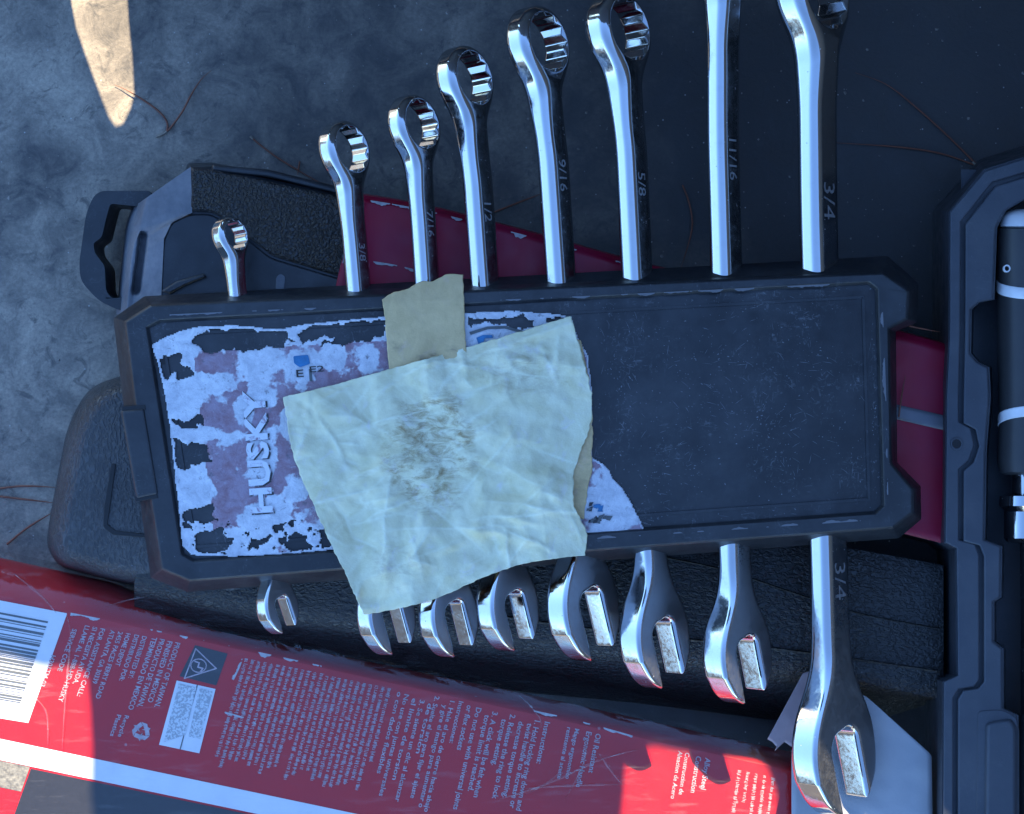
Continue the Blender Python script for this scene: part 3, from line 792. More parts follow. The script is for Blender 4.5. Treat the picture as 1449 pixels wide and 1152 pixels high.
plate_with_holes('lock_mark', [(x, y) for x, y in ringm], [[(1425 + (x - 1425) * 0.66, 380 + (y - 380) * 0.66) for x, y in ringm]], zz - 4, zz + 1.5, M['handle_white'], R, bevel=0)

# ================================================================== WRENCH RACK
RK = empty('wrench_rack', W(730, 600, 185), 'black plastic wrench rack tray with torn sticker holding the row of wrenches', 'rack')
silo = [(160, 450), (204, 419), (1256, 362), (1290, 391), (1300, 402), (1298, 456), (1268, 469), (1270, 655), (1303, 688), (1304, 735), (1272, 762), (265, 838), (213, 818), (197, 706), (175, 578)]
rimo = [(176, 455), (213, 431), (1250, 385), (1279, 405), (1287, 412), (1285, 452), (1259, 466), (1262, 655), (1293, 692), (1293, 726), (1264, 748), (268, 823), (228, 806), (212, 706), (191, 578)]
pano = [(206, 462), (226, 452), (1230, 398), (1243, 408), (1252, 716), (1240, 728), (274, 796), (256, 786)]
def rackbody():
    bm = bmesh.new()
    cen = Vector((730, 600))
    lo = [(x + (730 - x) * 0.01, y + (600 - y) * 0.02) for x, y in silo]
    L0 = [bm.verts.new(W(x, y, 185)) for x, y in lo]; L1 = [bm.verts.new(W(x, y, 198)) for x, y in silo]; L2 = [bm.verts.new(W(x, y, 250)) for x, y in rimo]
    n = len(silo)
    for a, b_ in ((L0, L1), (L1, L2)):
        for i in range(n): j = (i + 1) % n; bm.faces.new((a[i], a[j], b_[j], b_[i]))
    bm.faces.new(L0[::-1])
    ro = inset(rimo, 3); T = [bm.verts.new(W(x, y, 254)) for x, y in ro]
    for i in range(n): j = (i + 1) % n; bm.faces.new((L2[i], L2[j], T[j], T[i]))
    P = [bm.verts.new(W(x, y, 254)) for x, y in pano]
    fill_loops(bm, [T, P], [ro, pano])
    pi = inset(pano, 5); Q = [bm.verts.new(W(x, y, 247)) for x, y in pi]
    for i in range(len(P)): j = (i + 1) % len(P); bm.faces.new((P[i], P[j], Q[j], Q[i]))
    bmesh.ops.recalc_face_normals(bm, faces=bm.faces)
    bmesh.ops.translate(bm, verts=bm.verts, vec=-Vector(RK.location))
    me = bpy.data.meshes.new('frame'); bm.to_mesh(me); bm.free()
    o = link('frame', me, M['rack'], RK)
    b = o.modifiers.new('edge', 'BEVEL'); b.width = 1.6 * S; b.segments = 2; b.limit_method = 'ANGLE'; b.angle_limit = math.radians(25)
    me.polygons.foreach_set('use_smooth', [False] * len(me.polygons))
    return pi
pin = rackbody()
v, f = loft([(inset(pin, -1), 246.6), (inset(pin, 2), 247.6)], True, False); build('panel', v, f, M['rack_panel'], RK)
# low bead just inside the panel edge
bd = inset(pano, 20); bdi = inset(pano, 24)
plate_with_holes('bead', bd, [bdi], 246, 249.2, M['rack'], RK, bevel=1.0)
hin = rounded([(171, 581), (204, 578), (224, 699), (193, 706)], 3, 2)
prism('hinge_bar', [(171, 581), (204, 578), (224, 699), (193, 706)], 205, 258, M['rack'], RK, ch=3, bevel=3)
for q_ in ([(172, 575), (205, 573), (206, 580), (173, 583)], [(190, 703), (222, 698), (224, 705), (192, 710)]):
    prism('hinge_gap', q_, 200, 255.2, M['dark_hole'], RK, ch=0.3)
for q_ in ([(213, 500), (232, 497), (236, 515), (217, 518)], [(244, 748), (262, 746), (264, 762), (246, 764)]):
    prism('latch_slot', q_, 244, 248.4, M['dark_hole'], RK, ch=0.3)
# chewed corner
worn_edge('scuffed_edge', [(240, 446), (500, 434), (800, 421), (1235, 400)], RK, 255.6, 2.6, 6.7, 0.08, 700, plain('scuffed_plastic', (0.16, 0.16, 0.17), 0.8))
worn_edge('scuffed_edge', [(1248, 430), (1253, 560), (1256, 700)], RK, 255.8, 2.6, 2.7, -0.05, 300, bpy.data.materials['scuffed_plastic'])
worn_edge('scuffed_edge', [(1240, 735), (900, 758), (840, 762)], RK, 255.6, 2.4, 3.9, 0.05, 300, bpy.data.materials['scuffed_plastic'])

# scuffs: clusters of short hairline scratches and specks rubbed into the panel
rs = random.Random(21); vs, fs = [], []
clus = [(1015, 560, 70, 40, 60, 0.5), (1085, 600, 60, 30, 70, -0.6), (1110, 650, 30, 60, 50, 1.3), (950, 650, 60, 40, 70, -0.3), (930, 690, 40, 40, 40, 0.2), (1000, 505, 80, 30, 60, -0.4), (880, 520, 24, 50, 60, 1.0), (900, 470, 60, 40, 30, 0.8), (1060, 440, 110, 30, 60, -0.2),
        (1140, 500, 40, 40, 40, 0.6), (1200, 640, 40, 60, 30, 1.4), (860, 430, 30, 40, 40, 1.2), (1000, 735, 180, 10, 40, 0.0), (1238, 560, 6, 120, 60, 1.57), (1050, 408, 180, 6, 60, 0.0), (1080, 580, 160, 120, 120, 0.3), (870, 640, 30, 90, 40, 1.2)]
for cx_, cy_, rx_, ry_, nn_, an_ in clus:
    for _ in range(nn_):
        x, y = rs.gauss(cx_, rx_ * 0.5), rs.gauss(cy_, ry_ * 0.5)
        if not inside((x, y), inset(pano, 8)) or (x < 842 and y > 440): continue
        a = an_ + rs.gauss(0, 0.45); L_ = rs.choice((0.8, 0.9, 1.0, 1.1, 1.3, 1.6, 2.2, 3.2, 9, 14)); wd_ = rs.uniform(0.4, 0.8) if L_ < 4 else rs.uniform(0.18, 0.32)
        P = [Vector((x + math.cos(a + 0.03 * i) * L_ * i / 3, y + math.sin(a + 0.03 * i) * L_ * i / 3)) for i in range(4)]
        for i in range(3):
            t = (P[i + 1] - P[i]).normalized(); q_ = Vector((-t.y, t.x)) * wd_; k = len(vs)
            wa_, wb_ = (0.3, 1, 1, 0.2)[i], (0.3, 1, 1, 0.2)[i + 1]
            for pv in (P[i] - q_ * wa_, P[i + 1] - q_ * wb_, P[i + 1] + q_ * wb_, P[i] + q_ * wa_): vs.append(W(pv.x, pv.y, 248.1))
            fs.append((k, k + 1, k + 2, k + 3))
o = build('scuff_marks', vs, fs, plain('rubbed_plastic', (0.21, 0.22, 0.235), 0.8, 0.8, 16), RK, smooth=False); o['kind'] = 'stuff'

# torn paper sticker on the rack panel
lab = [(215, 487), (250, 470), (275, 463), (330, 460), (395, 466), (430, 459), (545, 448), (600, 446), (660, 443), (720, 440), (775, 443), (808, 449), (814, 470), (832, 505), (838, 560), (838, 648), (846, 652), (862, 664), (866, 676), (880, 690), (898, 720), (915, 757), (870, 756), (830, 754), (700, 762), (470, 778), (420, 783), (330, 788), (270, 785), (258, 772), (253, 720), (246, 660), (240, 600), (231, 545), (222, 510)]
holes_ = [[(277, 475), (300, 468), (308, 464), (330, 462), (400, 468), (412, 480), (405, 490), (385, 494), (372, 492), (322, 498), (285, 498), (276, 490)], [(418, 470), (440, 461), (480, 458), (545, 454), (545, 478), (480, 484), (455, 488), (470, 474), (440, 478), (424, 484)],
          [(220, 508), (252, 505), (262, 516), (276, 524), (270, 532), (225, 534), (222, 522)], [(243, 596), (285, 590), (290, 604), (246, 604)], [(244, 622), (292, 628), (298, 656), (280, 660), (256, 664), (247, 660)], [(256, 720), (300, 716), (304, 738), (258, 736)],
          [(282, 756), (310, 748), (332, 762), (322, 780), (292, 784), (280, 776)], [(350, 762), (376, 758), (380, 770), (362, 776)], [(380, 744), (402, 738), (404, 752), (384, 756)], [(402, 766), (430, 758), (442, 768), (430, 778), (408, 778)], [(444, 750), (474, 744), (478, 772), (452, 774)], [(258, 742), (270, 740), (272, 750), (260, 752)],
          [(662, 452), (700, 448), (752, 450), (762, 466), (740, 470), (715, 458), (680, 456), (664, 464)], [(770, 448), (800, 452), (798, 458), (772, 456)], [(840, 738), (848, 734), (850, 742)]]
whites = [(250, 490, 40, 30), (262, 560, 34, 32), (275, 612, 55, 12), (275, 690, 28, 32), (370, 515, 42, 36), (300, 540, 40, 18), (345, 580, 18, 26), (370, 560, 26, 18), (335, 770, 70, 28), (385, 735, 55, 34), (440, 760, 60, 30), (425, 520, 30, 32), (470, 500, 20, 26), (520, 505, 18, 22), (330, 620, 18, 14), (375, 640, 22, 46), (420, 690, 24, 22), (300, 770, 45, 22), (700, 480, 60, 26), (860, 720, 60, 60), (790, 460, 40, 20), (410, 600, 14, 40)]
def sticker():
    st = 1.7; x0, x1, y0, y1 = 212, 918, 438, 792
    nx, ny = int((x1 - x0) / st), int((y1 - y0) / st)
    vid = {}; vs = []; fs = []; mi = []; pr = []
    ins = {}
    for j in range(ny):
        y = y0 + (j + .5) * st
        for i in range(nx):
            x = x0 + (i + .5) * st
            if 580 < x < 790 and 520 < y < 745: continue           # wholly under the tape
            jx = x + 9 * noise.noise(Vector((x / 17, y / 17, 1))) + 2.6 * noise.noise(Vector((x / 6, y / 6, 21))) + 0.6 * noise.noise(Vector((x / 2.5, y / 2.5, 4)))
            jy = y + 7 * noise.noise(Vector((x / 17, y / 17, 9))) + 2.2 * noise.noise(Vector((x / 6, y / 6, 29))) + 0.6 * noise.noise(Vector((x / 2.5, y / 2.5, 6)))
            ex_, ey_ = x + (jx - x) * 0.12, y + (jy - y) * 0.12
            if not inside((ex_, ey_), lab): continue
            edge_keep = not inside((ex_, ey_), LABIN)
            if not edge_keep:
                kx, ky = x + (jx - x) * 1.3, y + (jy - y) * 1.3
                if any(inside((kx, ky), h) for h in holes_): continue
                if x < 480 and fbm(x, y, 20, 4, 3.3) > 0.55 and y > 735: continue
            # printed maroon or bare white
            m_ = 0; wv = 0.0
            for (cx_, cy_, rx_, ry_) in whites:
                d_ = ((x - cx_) / rx_) ** 2 + ((y - cy_) / ry_) ** 2
                if d_ < 1.8: wv = max(wv, 1.25 - d_)
            nz = fbm(x, y, 34, 4, 7.1)
            pv = max(0.0, min(1.0, 0.5 + (0.42 - wv - nz * 0.75) * 1.1))
            if edge_keep or x < 272 + (y - 490) * 0.11 or y < 495 + (x - 278) * -0.05 + 2 * noise.noise(Vector((x / 5, y / 5, 2))): pv = 0.0
            q4 = []
            for (a, b_) in ((i, j), (i + 1, j), (i + 1, j + 1), (i, j + 1)):
                k = vid.get((a, b_))
                if k is None:
                    xx, yy = x0 + a * st, y0 + b_ * st
                    k = vid[(a, b_)] = len(vs); pr.append(pv)
                    lift = 3.0 * max(0, 1 - (yy - 440 - max(0, 500 - xx) * 0.06) / 26) if yy < 490 else 0
                    vs.append(W(xx + 0.5 * noise.noise(Vector((xx / 3, yy / 3, 0))), yy + 0.5 * noise.noise(Vector((xx / 3, yy / 3, 8))), 250.3 + 0.7 * noise.noise(Vector((xx / 18, yy / 18, 3))) + lift))
                q4.append(k)
            fs.append(tuple(q4)); mi.append(m_)
    off = Vector(RK.location); me = bpy.data.meshes.new('torn_sticker'); me.from_pydata([tuple(v_ - off) for v_ in vs], [], [f_[::-1] for f_ in fs])
    mw = NT('torn_sticker_paper'); nn = mw.noise(18, 6, 0.68, 0.4); n2 = mw.noise(4.5, 5, 0.72); n3 = mw.noise(9, 5, 0.7, 1.2)
    pap = mw.mix(mw.ramp(nn, [(0.35, 0), (0.72, 1)]), (0.66, 0.67, 0.69), (0.40, 0.41, 0.45))
    prn = mw.mix(mw.ramp(nn, [(0.38, 0), (0.62, 1)]), (0.20, 0.075, 0.10), (0.30, 0.20, 0.25))
    fac = mw.ramp(mw.math('ADD', mw.math('MULTIPLY', attr(mw, 'print'), 0.62), mw.math('MULTIPLY', n3, 0.5)), [(0.46, 0), (0.62, 0.9)])
    col_ = mw.mix(fac, pap, prn)
    col_ = mw.mix(mw.ramp(n2, [(0.62, 0), (0.72, 0.5)]), col_, (0.6, 0.6, 0.62))
    col_ = mw.mix(mw.ramp(mw.noise(12, 5, 0.7, 0.5, mw.map(loc=(50, 9, 0))), [(0.60, 0), (0.70, 0.75)]), col_, (0.10, 0.10, 0.115))
    mw.base(col_); mw.set(Roughness=0.65); mw.bump(mw.math('ADD', n3, mw.math('MULTIPLY', n2, 0.6)), 0.6, 2.5)
    a_ = me.attributes.new('print', 'FLOAT', 'POINT'); a_.data.foreach_set('value', pr)
    o = link('torn_sticker', me, mw.m, RK)
    me.polygons.foreach_set('use_smooth', [True] * len(mi))
    s = o.modifiers.new('thickness', 'SOLIDIFY'); s.thickness = 0.8 * S; s.offset = -1
    return o
LABIN = inset(lab, 3.2)
stick = sticker()
# lettering on the sticker, reading upwards
def up_text(name, s, px, py, L, size, mat, z, ang, parent=stick, mask=None):
    v, f, wd = text_mesh(s, 0.035 if len(s) > 3 else 0.01); vs = []
    ca, sa = math.cos(ang), math.sin(ang)
    for x, y, _ in v:
        a, b_ = x / wd * L, y * size
        X, Y = px - b_ * ca + a * sa, py - a * ca - b_ * sa
        vs.append(W(X, Y, z))
    return build(name, vs, f, mat, parent, smooth=False)
def worn_ink(name, c1, c2, lo, hi, shift):
    m = NT(name); m.base(m.mix(m.ramp(m.noise(15, 6, 0.7, 0.7, m.map(loc=(shift, 3, 0))), [(lo, 0), (hi, 1)]), c1, c2)); m.set(Roughness=0.65); m.bump(m.noise(5, 4), 0.4, 2.0); return m.m
up_text('logo_shadow', 'HUSKY', 388, 729, 178, 44, worn_ink('worn_logo_outline', (0.03, 0.03, 0.035), (0.42, 0.40, 0.44), 0.50, 0.58, 11), 251.6, -0.07)
up_text('logo_letters', 'HUSKY', 385, 727, 176, 42, worn_ink('worn_logo_paper', (0.62, 0.63, 0.66), (0.28, 0.18, 0.23), 0.53, 0.64, 63), 252.1, -0.07)
prism('blue_print', rounded([(415, 504), (436, 502), (439, 515), (424, 520), (416, 514)], 2, 2), 251, 252.0, M['ink_blue'], stick, ch=0.2)
up_text('small_print', 'E2', 437, 527, 22, 12, M['ink_black'], 252.6, 1.5)
up_text('small_print', 'E', 418, 534, 12, 15, M['ink_black'], 252.6, 1.5)
stroke_pts = [(438, 522), (440, 532), (439, 540)]
prism('dark_print', rounded([(437, 522), (441, 522), (442, 540), (438, 539)], 1, 2), 251, 252.0, M['ink_grey'], stick, ch=0.2)
for pp in ([(674, 478), (684, 474), (696, 474), (698, 478), (686, 479), (682, 490), (678, 490)], [(664, 470), (690, 462), (715, 461), (740, 468), (738, 471), (714, 465), (690, 466), (666, 474)]):
    prism('blue_print', pp, 251, 252.2, M['ink_blue'] if pp[0][0] > 670 else M['ink_grey'], stick, ch=0.2)
rr = random.Random(4)
for k in range(14):
    x, y = 826 + rr.random() * 34, 708 + rr.random() * 30
    prism('print_fragment', [(x, y), (x + rr.uniform(4, 9), y - rr.uniform(0, 3)), (x + rr.uniform(3, 8), y + rr.uniform(3, 7)), (x - 1, y + rr.uniform(3, 6))], 250.6, 251.8 + 0.05 * k, M['ink_blue'] if x > 838 and y < 728 else (M['ink_grey'] if k % 2 else M['ink_black']), stick, ch=0.1)

# ================================================================== TAPE PIECES
def tape_mat(name, c1, c2, stain):
    m = NT(name); n = m.noise(40, 6, 0.62, 0.6); f = m.noise(6, 4, 0.6)
    c = m.mix(m.ramp(n, [(0.35, 0), (0.68, 1)]), c1, c2)
    cr = attr(m, 'crease'); c = m.mix(m.math('MULTIPLY', cr, 0.7), c, tuple(min(0.85, x * 1.35) for x in c1))
    st_ = m.math('MULTIPLY', m.math('MULTIPLY', attr(m, 'stain'), 0.95), m.ramp(m.noise(17, 7, 0.75, 0.6, m.map((0.55, 1.2, 1))), [(0.44, 0), (0.64, 1)]))
    lv = m.ramp(m.noise(30, 5, 0.65, 0.8, m.map(loc=(77, 31, 0))), [(0.58, 0), (0.72, 0.5)])
    c = m.mix(lv, c, (c1[0] * 0.95, c1[1] * 0.93, c1[2] * 1.35))
    c = m.mix(st_, c, stain); m.base(c)
    m.set(Roughness=m.ramp(n, [(0.3, 0.38), (0.7, 0.6)])); m.bump(m.math('ADD', f, m.noise(2.2, 2)), 0.25, 1.5)
    return m.m
tm = tape_mat('pale_masking_tape', (0.74, 0.70, 0.46), (0.62, 0.57, 0.33), (0.30, 0.205, 0.08))
tt = tape_mat('tan_masking_tape', (0.64, 0.46, 0.22), (0.52, 0.37, 0.17), (0.13, 0.09, 0.045))
rf = random.Random(5)
FOLD = []
for _ in range(190):
    big_ = rf.random() < 0.25
    FOLD.append((rf.uniform(395, 845), rf.uniform(440, 875), rf.choice((0.0, -0.25, 0.35, 1.3, 1.8, 2.4)) + rf.gauss(0, 0.3), (rf.uniform(60, 150) if big_ else rf.uniform(14, 55)), (rf.uniform(20, 46) if big_ else rf.uniform(6, 16)), (rf.uniform(4.0, 10.0) if big_ else rf.uniform(1.4, 4.2)) * rf.choice((1, 1, -1)), rf.random()))
FOLD = [(a, b, math.cos(c), math.sin(c), l, w_, h, k) for a, b, c, l, w_, h, k in FOLD]
def folds(x, y):
    x += 5 * noise.noise(Vector((x / 40, y / 40, 4.0))); y += 5 * noise.noise(Vector((x / 40, y / 40, 14.0)))
    h = cr = 0.0
    for a, b, c, s_, l, w_, am, k in FOLD:
        dx, dy = x - a, y - b; t = dx * c + dy * s_
        if abs(t) > l: continue
        d_ = abs(-dx * s_ + dy * c)
        if d_ > w_: continue
        e = 1 - (t / l) ** 2; h += am * e * (1 - d_ / w_)
        if k > 0.35 and d_ < 2.6: cr = max(cr, k * e * (1 - d_ / 2.6))
    return h, cr
def creasef(x, y): return min(1.0, folds(x, y)[1] + 0.25 * ridge(x, y, 16, 2.2) ** 8)
def facet(x, y): return folds(x, y)[0] + 0.9 * fbm(x, y, 22, 4, 9)
def bump_at(x, y, cx_, cy_, rx_, ry_): return max(0.0, 1 - ((x - cx_) / rx_) ** 2 - ((y - cy_) / ry_) ** 2)
def ztape(x, y):
    z = 259.5 + 2.2 * fbm(x, y, 70, 3, 3.1) + facet(x, y) + 0.8 * creasef(x, y)
    edge_y = 838 - (x - 265) * 0.0755            # lower edge of the rack
    if y > edge_y - 22: z -= 0.0012 * (y - edge_y + 22) ** 2
    z += 7 * bump_at(x, y, 815, 700, 40, 30)
    z += 3 * bump_at(x, y, 610, 640, 90, 60)
    return max(z, 256.2 if y < edge_y - 8 else 0)
G = coons([(400, 562), (470, 545), (560, 520), (680, 486), (808, 447)], [(808, 447), (815, 470), (827, 512), (834, 545), (838, 562), (834, 606), (818, 650), (811, 684), (813, 716), (826, 742), (830, 756), (828, 786)],
          [(515, 870), (560, 862), (620, 846), (690, 815), (740, 798), (790, 790), (828, 786)], [(400, 562), (408, 610), (420, 660), (445, 718), (468, 770), (490, 815), (515, 870)], 150, 130)
def stainf(x, y):
    x += 22 * fbm(x, y, 45, 3, 12); y += 22 * fbm(x, y, 45, 3, 17)
    return min(1, 1.5 * bump_at(x, y, 605, 640, 75, 100) + 0.5 * bump_at(x, y, 740, 520, 90, 50) + 0.45 * bump_at(x, y, 560, 800, 60, 40) + 0.4 * bump_at(x, y, 650, 606, 60, 16))
tp = sheet('masking_tape', torn(G, 1.8), ztape, tm, None, W(620, 660, 257), 0.9, {'crease': creasef, 'stain': stainf})
tag(tp, 'large crumpled pale green masking tape sheet stuck across the rack and sticker', 'tape')
G = coons([(541, 424), (556, 414), (575, 409), (596, 398), (612, 398), (634, 388), (655, 389)], [(655, 389), (657, 440), (660, 515)], [(553, 545), (660, 515)], [(541, 424), (545, 460), (553, 545)], 50, 60)
tp2 = sheet('masking_tape', torn(G, 1.2), lambda x, y: (256.8 if y > 428 - (x - 540) * 0.04 else 256.8 - 0.2 * (428 - (x - 540) * 0.04 - y)) + 0.8 * fbm(x, y, 30, 3, 2), tt, None, W(600, 460, 256), 0.8,
            {'crease': lambda x, y: 0.35 * creasef(x * 1.3, y), 'stain': lambda x, y: min(1, 2.2 * bump_at(x, y, 612, 522, 34, 26) + 0.6 * bump_at(x, y, 560, 490, 14, 10) + 0.5 * bump_at(x, y, 640, 495, 14, 12))})
tag(tp2, 'small tan masking tape strip standing up past the upper edge of the rack', 'tape')
G = coons([(770, 478), (800, 474), (822, 482)], [(822, 482), (832, 530), (838, 600), (838, 660), (832, 690), (826, 735)], [(770, 720), (798, 722), (826, 735)], [(770, 478), (770, 720)], 24, 60)
tp3 = sheet('masking_tape', torn(G, 1.8), lambda x, y: 252.6 + 0.7 * fbm(x, y, 40, 3, 2), tt, None, W(815, 600, 253), 0.7, {'crease': lambda x, y: 0.6 * creasef(x, y), 'stain': lambda x, y: 0.3})
tag(tp3, 'narrow tan tape layer peeping out along the right edge of the large pale tape', 'tape')

# ================================================================== PAPER SCRAP UNDER THE LARGEST WRENCH
PS = empty('paper_scrap', W(1220, 1060, 150), 'white paper scrap with a pinkish strip under the open end of the largest wrench', 'paper')
G = coons([(1150, 965), (1225, 985), (1240, 998)], [(1240, 998), (1318, 1068), (1322, 1300)], [(1120, 1300), (1322, 1300)], [(1150, 965), (1120, 1060), (1120, 1300)], 24, 60, straight)
def zpap(x, y): return 139 + 4 * fbm(x, y, 90, 3, 4) + (0.10 * (x - 1180) if x > 1180 else 0) * 0.4
sheet('sheet', G, zpap, M['paper'], PS, thick=0.6)
G = coons([(1136, 953), (1150, 948), (1175, 955)], [(1175, 955), (1150, 1010), (1128, 1062)], [(1086, 1046), (1093, 1050), (1099, 1057), (1096, 1063), (1110, 1050), (1128, 1062)], [(1136, 953), (1108, 1005), (1086, 1046)], 24, 24, straight)
sheet('pink_strip', G, lambda x, y: 145 + 1.5 * fbm(x, y, 40, 3, 4), M['pink'], PS, thick=0.8)

# ================================================================== COMBINATION WRENCHES
def smin(a, b, k):
    h = np.clip(0.5 + 0.5 * (b - a) / k, 0, 1); return b * (1 - h) + a * h - k * h * (1 - h)
def sstep(a, b, x): t = np.clip((x - a) / (b - a), 0, 1); return t * t * (3 - 2 * t)
def wrench_geo(L, Dh, th, sw, st, Wo, to, off, vox):
    hw = max(Dh, Wo * 1.08) / 2 + 6
    x = np.arange(-hw, hw, vox, dtype=np.float32)[:, None, None]
    y0 = -Wo * 0.75 - 5
    y = np.arange(y0, L + Dh / 2 + 6, vox, dtype=np.float32)[None, :, None]
    zr = max(th, to) / 2 + abs(off) + Dh * 0.12 + 5
    z = np.arange(-zr, zr, vox, dtype=np.float32)[None, None, :]
    X, Y = x[:, :, 0], y[:, :, 0]
    dbox = np.hypot(X, Y - L) - Dh / 2
    hs = sw / 2 * (1 - 0.06 * np.sin(np.pi * np.clip(Y / L, 0, 1)))
    dsh = np.maximum(np.abs(X) - hs, np.abs(Y - L / 2) - L / 2)
    ph = math.radians(15); ex_, ey_ = math.sin(ph), -math.cos(ph)
    A_ = X * ex_ + Y * ey_; B_ = X * math.cos(ph) + Y * math.sin(ph)
    dop = np.hypot((A_ - 0.02 * Wo) * np.where(A_ > 0, 0.80, 0.92), B_) - Wo / 2
    dop = np.maximum(dop, A_ - 0.585 * Wo)
    d2 = smin(dsh, dbox, Dh * 0.34); d2 = smin(d2, dop, Wo * 0.42)
    wn = 0.43 * Wo / 2; a0 = -0.20 * Wo; rr_ = wn * 0.7
    qx = np.abs(B_) - wn + rr_; qy = -(A_ - a0) + rr_
    slot_ = np.minimum(np.maximum(qx, qy), 0) + np.hypot(np.maximum(qx, 0), np.maximum(qy, 0)) - rr_
    d2 = np.maximum(d2, -slot_)
    yl = Y[0]
    kb = sstep(L - 1.35 * Dh, L - 0.45 * Dh, yl); ko = 1 - sstep(0.35 * Wo, 1.15 * Wo, yl)
    z0 = off * sstep(L - (1.7 if off < 0 else 2.8) * Dh, L - 0.4 * Dh, yl) + off * 0.0 - np.maximum(0, yl - (L - 0.5 * Dh)) * 0.07
    hz = st / 2 + (th - st) / 2 * kb + (to - st) / 2 * ko
    r = st * 0.33 + (th * 0.30 - st * 0.33) * kb + (to * 0.16 - st * 0.33) * ko
    hz = hz[None, :, None]; r = r[None, :, None]; z0 = z0[None, :, None]
    dz = np.abs(z - z0) - hz
    q1 = d2[:, :, None] + r; q2 = dz + r
    d = np.minimum(np.maximum(q1, q2), 0) + np.hypot(np.maximum(q1, 0), np.maximum(q2, 0)) - r
    rh = 0.352 * Dh
    def hexd(a):
        m_ = None
        for k in range(3):
            an = a + k * math.pi / 3; v_ = np.abs(X * math.cos(an) + (Y - L) * math.sin(an)); m_ = v_ if m_ is None else np.maximum(m_, v_)
        return m_ - rh
    star = np.minimum(hexd(0.12), hexd(0.12 + math.pi / 6))
    rad = np.hypot(X, Y - L)
    cone = (rad - 1.16 * rh)[:, :, None] + np.maximum(0, -dz) * 0.9
    d = np.maximum(d, -star[:, :, None]); d = np.maximum(d, -cone * 0.75)
    d = d.astype(np.float32)
    g = openvdb.FloatGrid(background=50.0); g.copyFromArray(d)
    P, Q = g.convertToQuads(isovalue=0.0)
    # normals from the field
    gr = np.gradient(d)
    i0 = np.clip(np.floor(P).astype(int), 0, np.array(d.shape) - 2); fr = (P - i0).astype(np.float32)
    N = np.zeros_like(P)
    for c in range(3):
        acc = 0
        for dx in (0, 1):
            for dy in (0, 1):
                for dz_ in (0, 1):
                    wgt = (fr[:, 0] if dx else 1 - fr[:, 0]) * (fr[:, 1] if dy else 1 - fr[:, 1]) * (fr[:, 2] if dz_ else 1 - fr[:, 2])
                    acc = acc + wgt * gr[c][i0[:, 0] + dx, i0[:, 1] + dy, i0[:, 2] + dz_]
        N[:, c] = acc
    N /= np.maximum(1e-6, np.linalg.norm(N, axis=1))[:, None]
    P = P * vox + np.array([-hw, y0, -zr])
    return P.astype(np.float64), Q, N
ROLL = math.radians(48.5)
ZW = 210
wr = [  # head x,y, head dia, head thick, open x,y, open width, open thick, shaft w, shaft t, stamp, stamp py, label
    (327, 334, 55, 28, 392, 858, 64, 24, 28, 21, None, [], 'smallest chrome combination wrench at the left end of the row'),
    (489, 212, 84, 34, 546, 868, 96, 30, 37, 26, '3/8', [358], 'chrome combination wrench second from the left, its head just left of the tan tape'),
    (588, 177, 88, 35, 634, 870, 98, 32, 38, 27, '7/16', [318], 'chrome combination wrench third from the left, standing above the tan tape strip'),
    (660, 111, 96, 40, 718, 858, 104, 34, 45, 30, '1/2', [300], 'chrome combination wrench fourth from the left, its whole ring just below the top edge'),
    (764, 60, 108, 44, 825, 858, 126, 38, 47, 32, '9/16', [250], 'chrome combination wrench fifth from the left, its ring reaching the top edge'),
    (878, 42, 112, 46, 926, 900, 120, 40, 49, 33, '5/8', [262], 'chrome combination wrench third from the right in the row'),
    (1020, -78, 116, 48, 1043, 924, 116, 42, 50, 34, '11/16', [225], 'chrome combination wrench second from the right, its ring cut off by the top edge'),
    (1152, -8, 132, 54, 1180, 1060, 152, 46, 62, 39, '3/4', [285, 820], 'largest chrome combination wrench at the right end, stamped 3/4, hanging lowest'),
]
ROLLS = [53.5, 52.5, 51.5, 51.5, 50.5, 49, 47.5, 46.5]
OFFS = [0.05, -0.03, -0.03, -0.08, -0.09, -0.08, 0.06, 0.04]
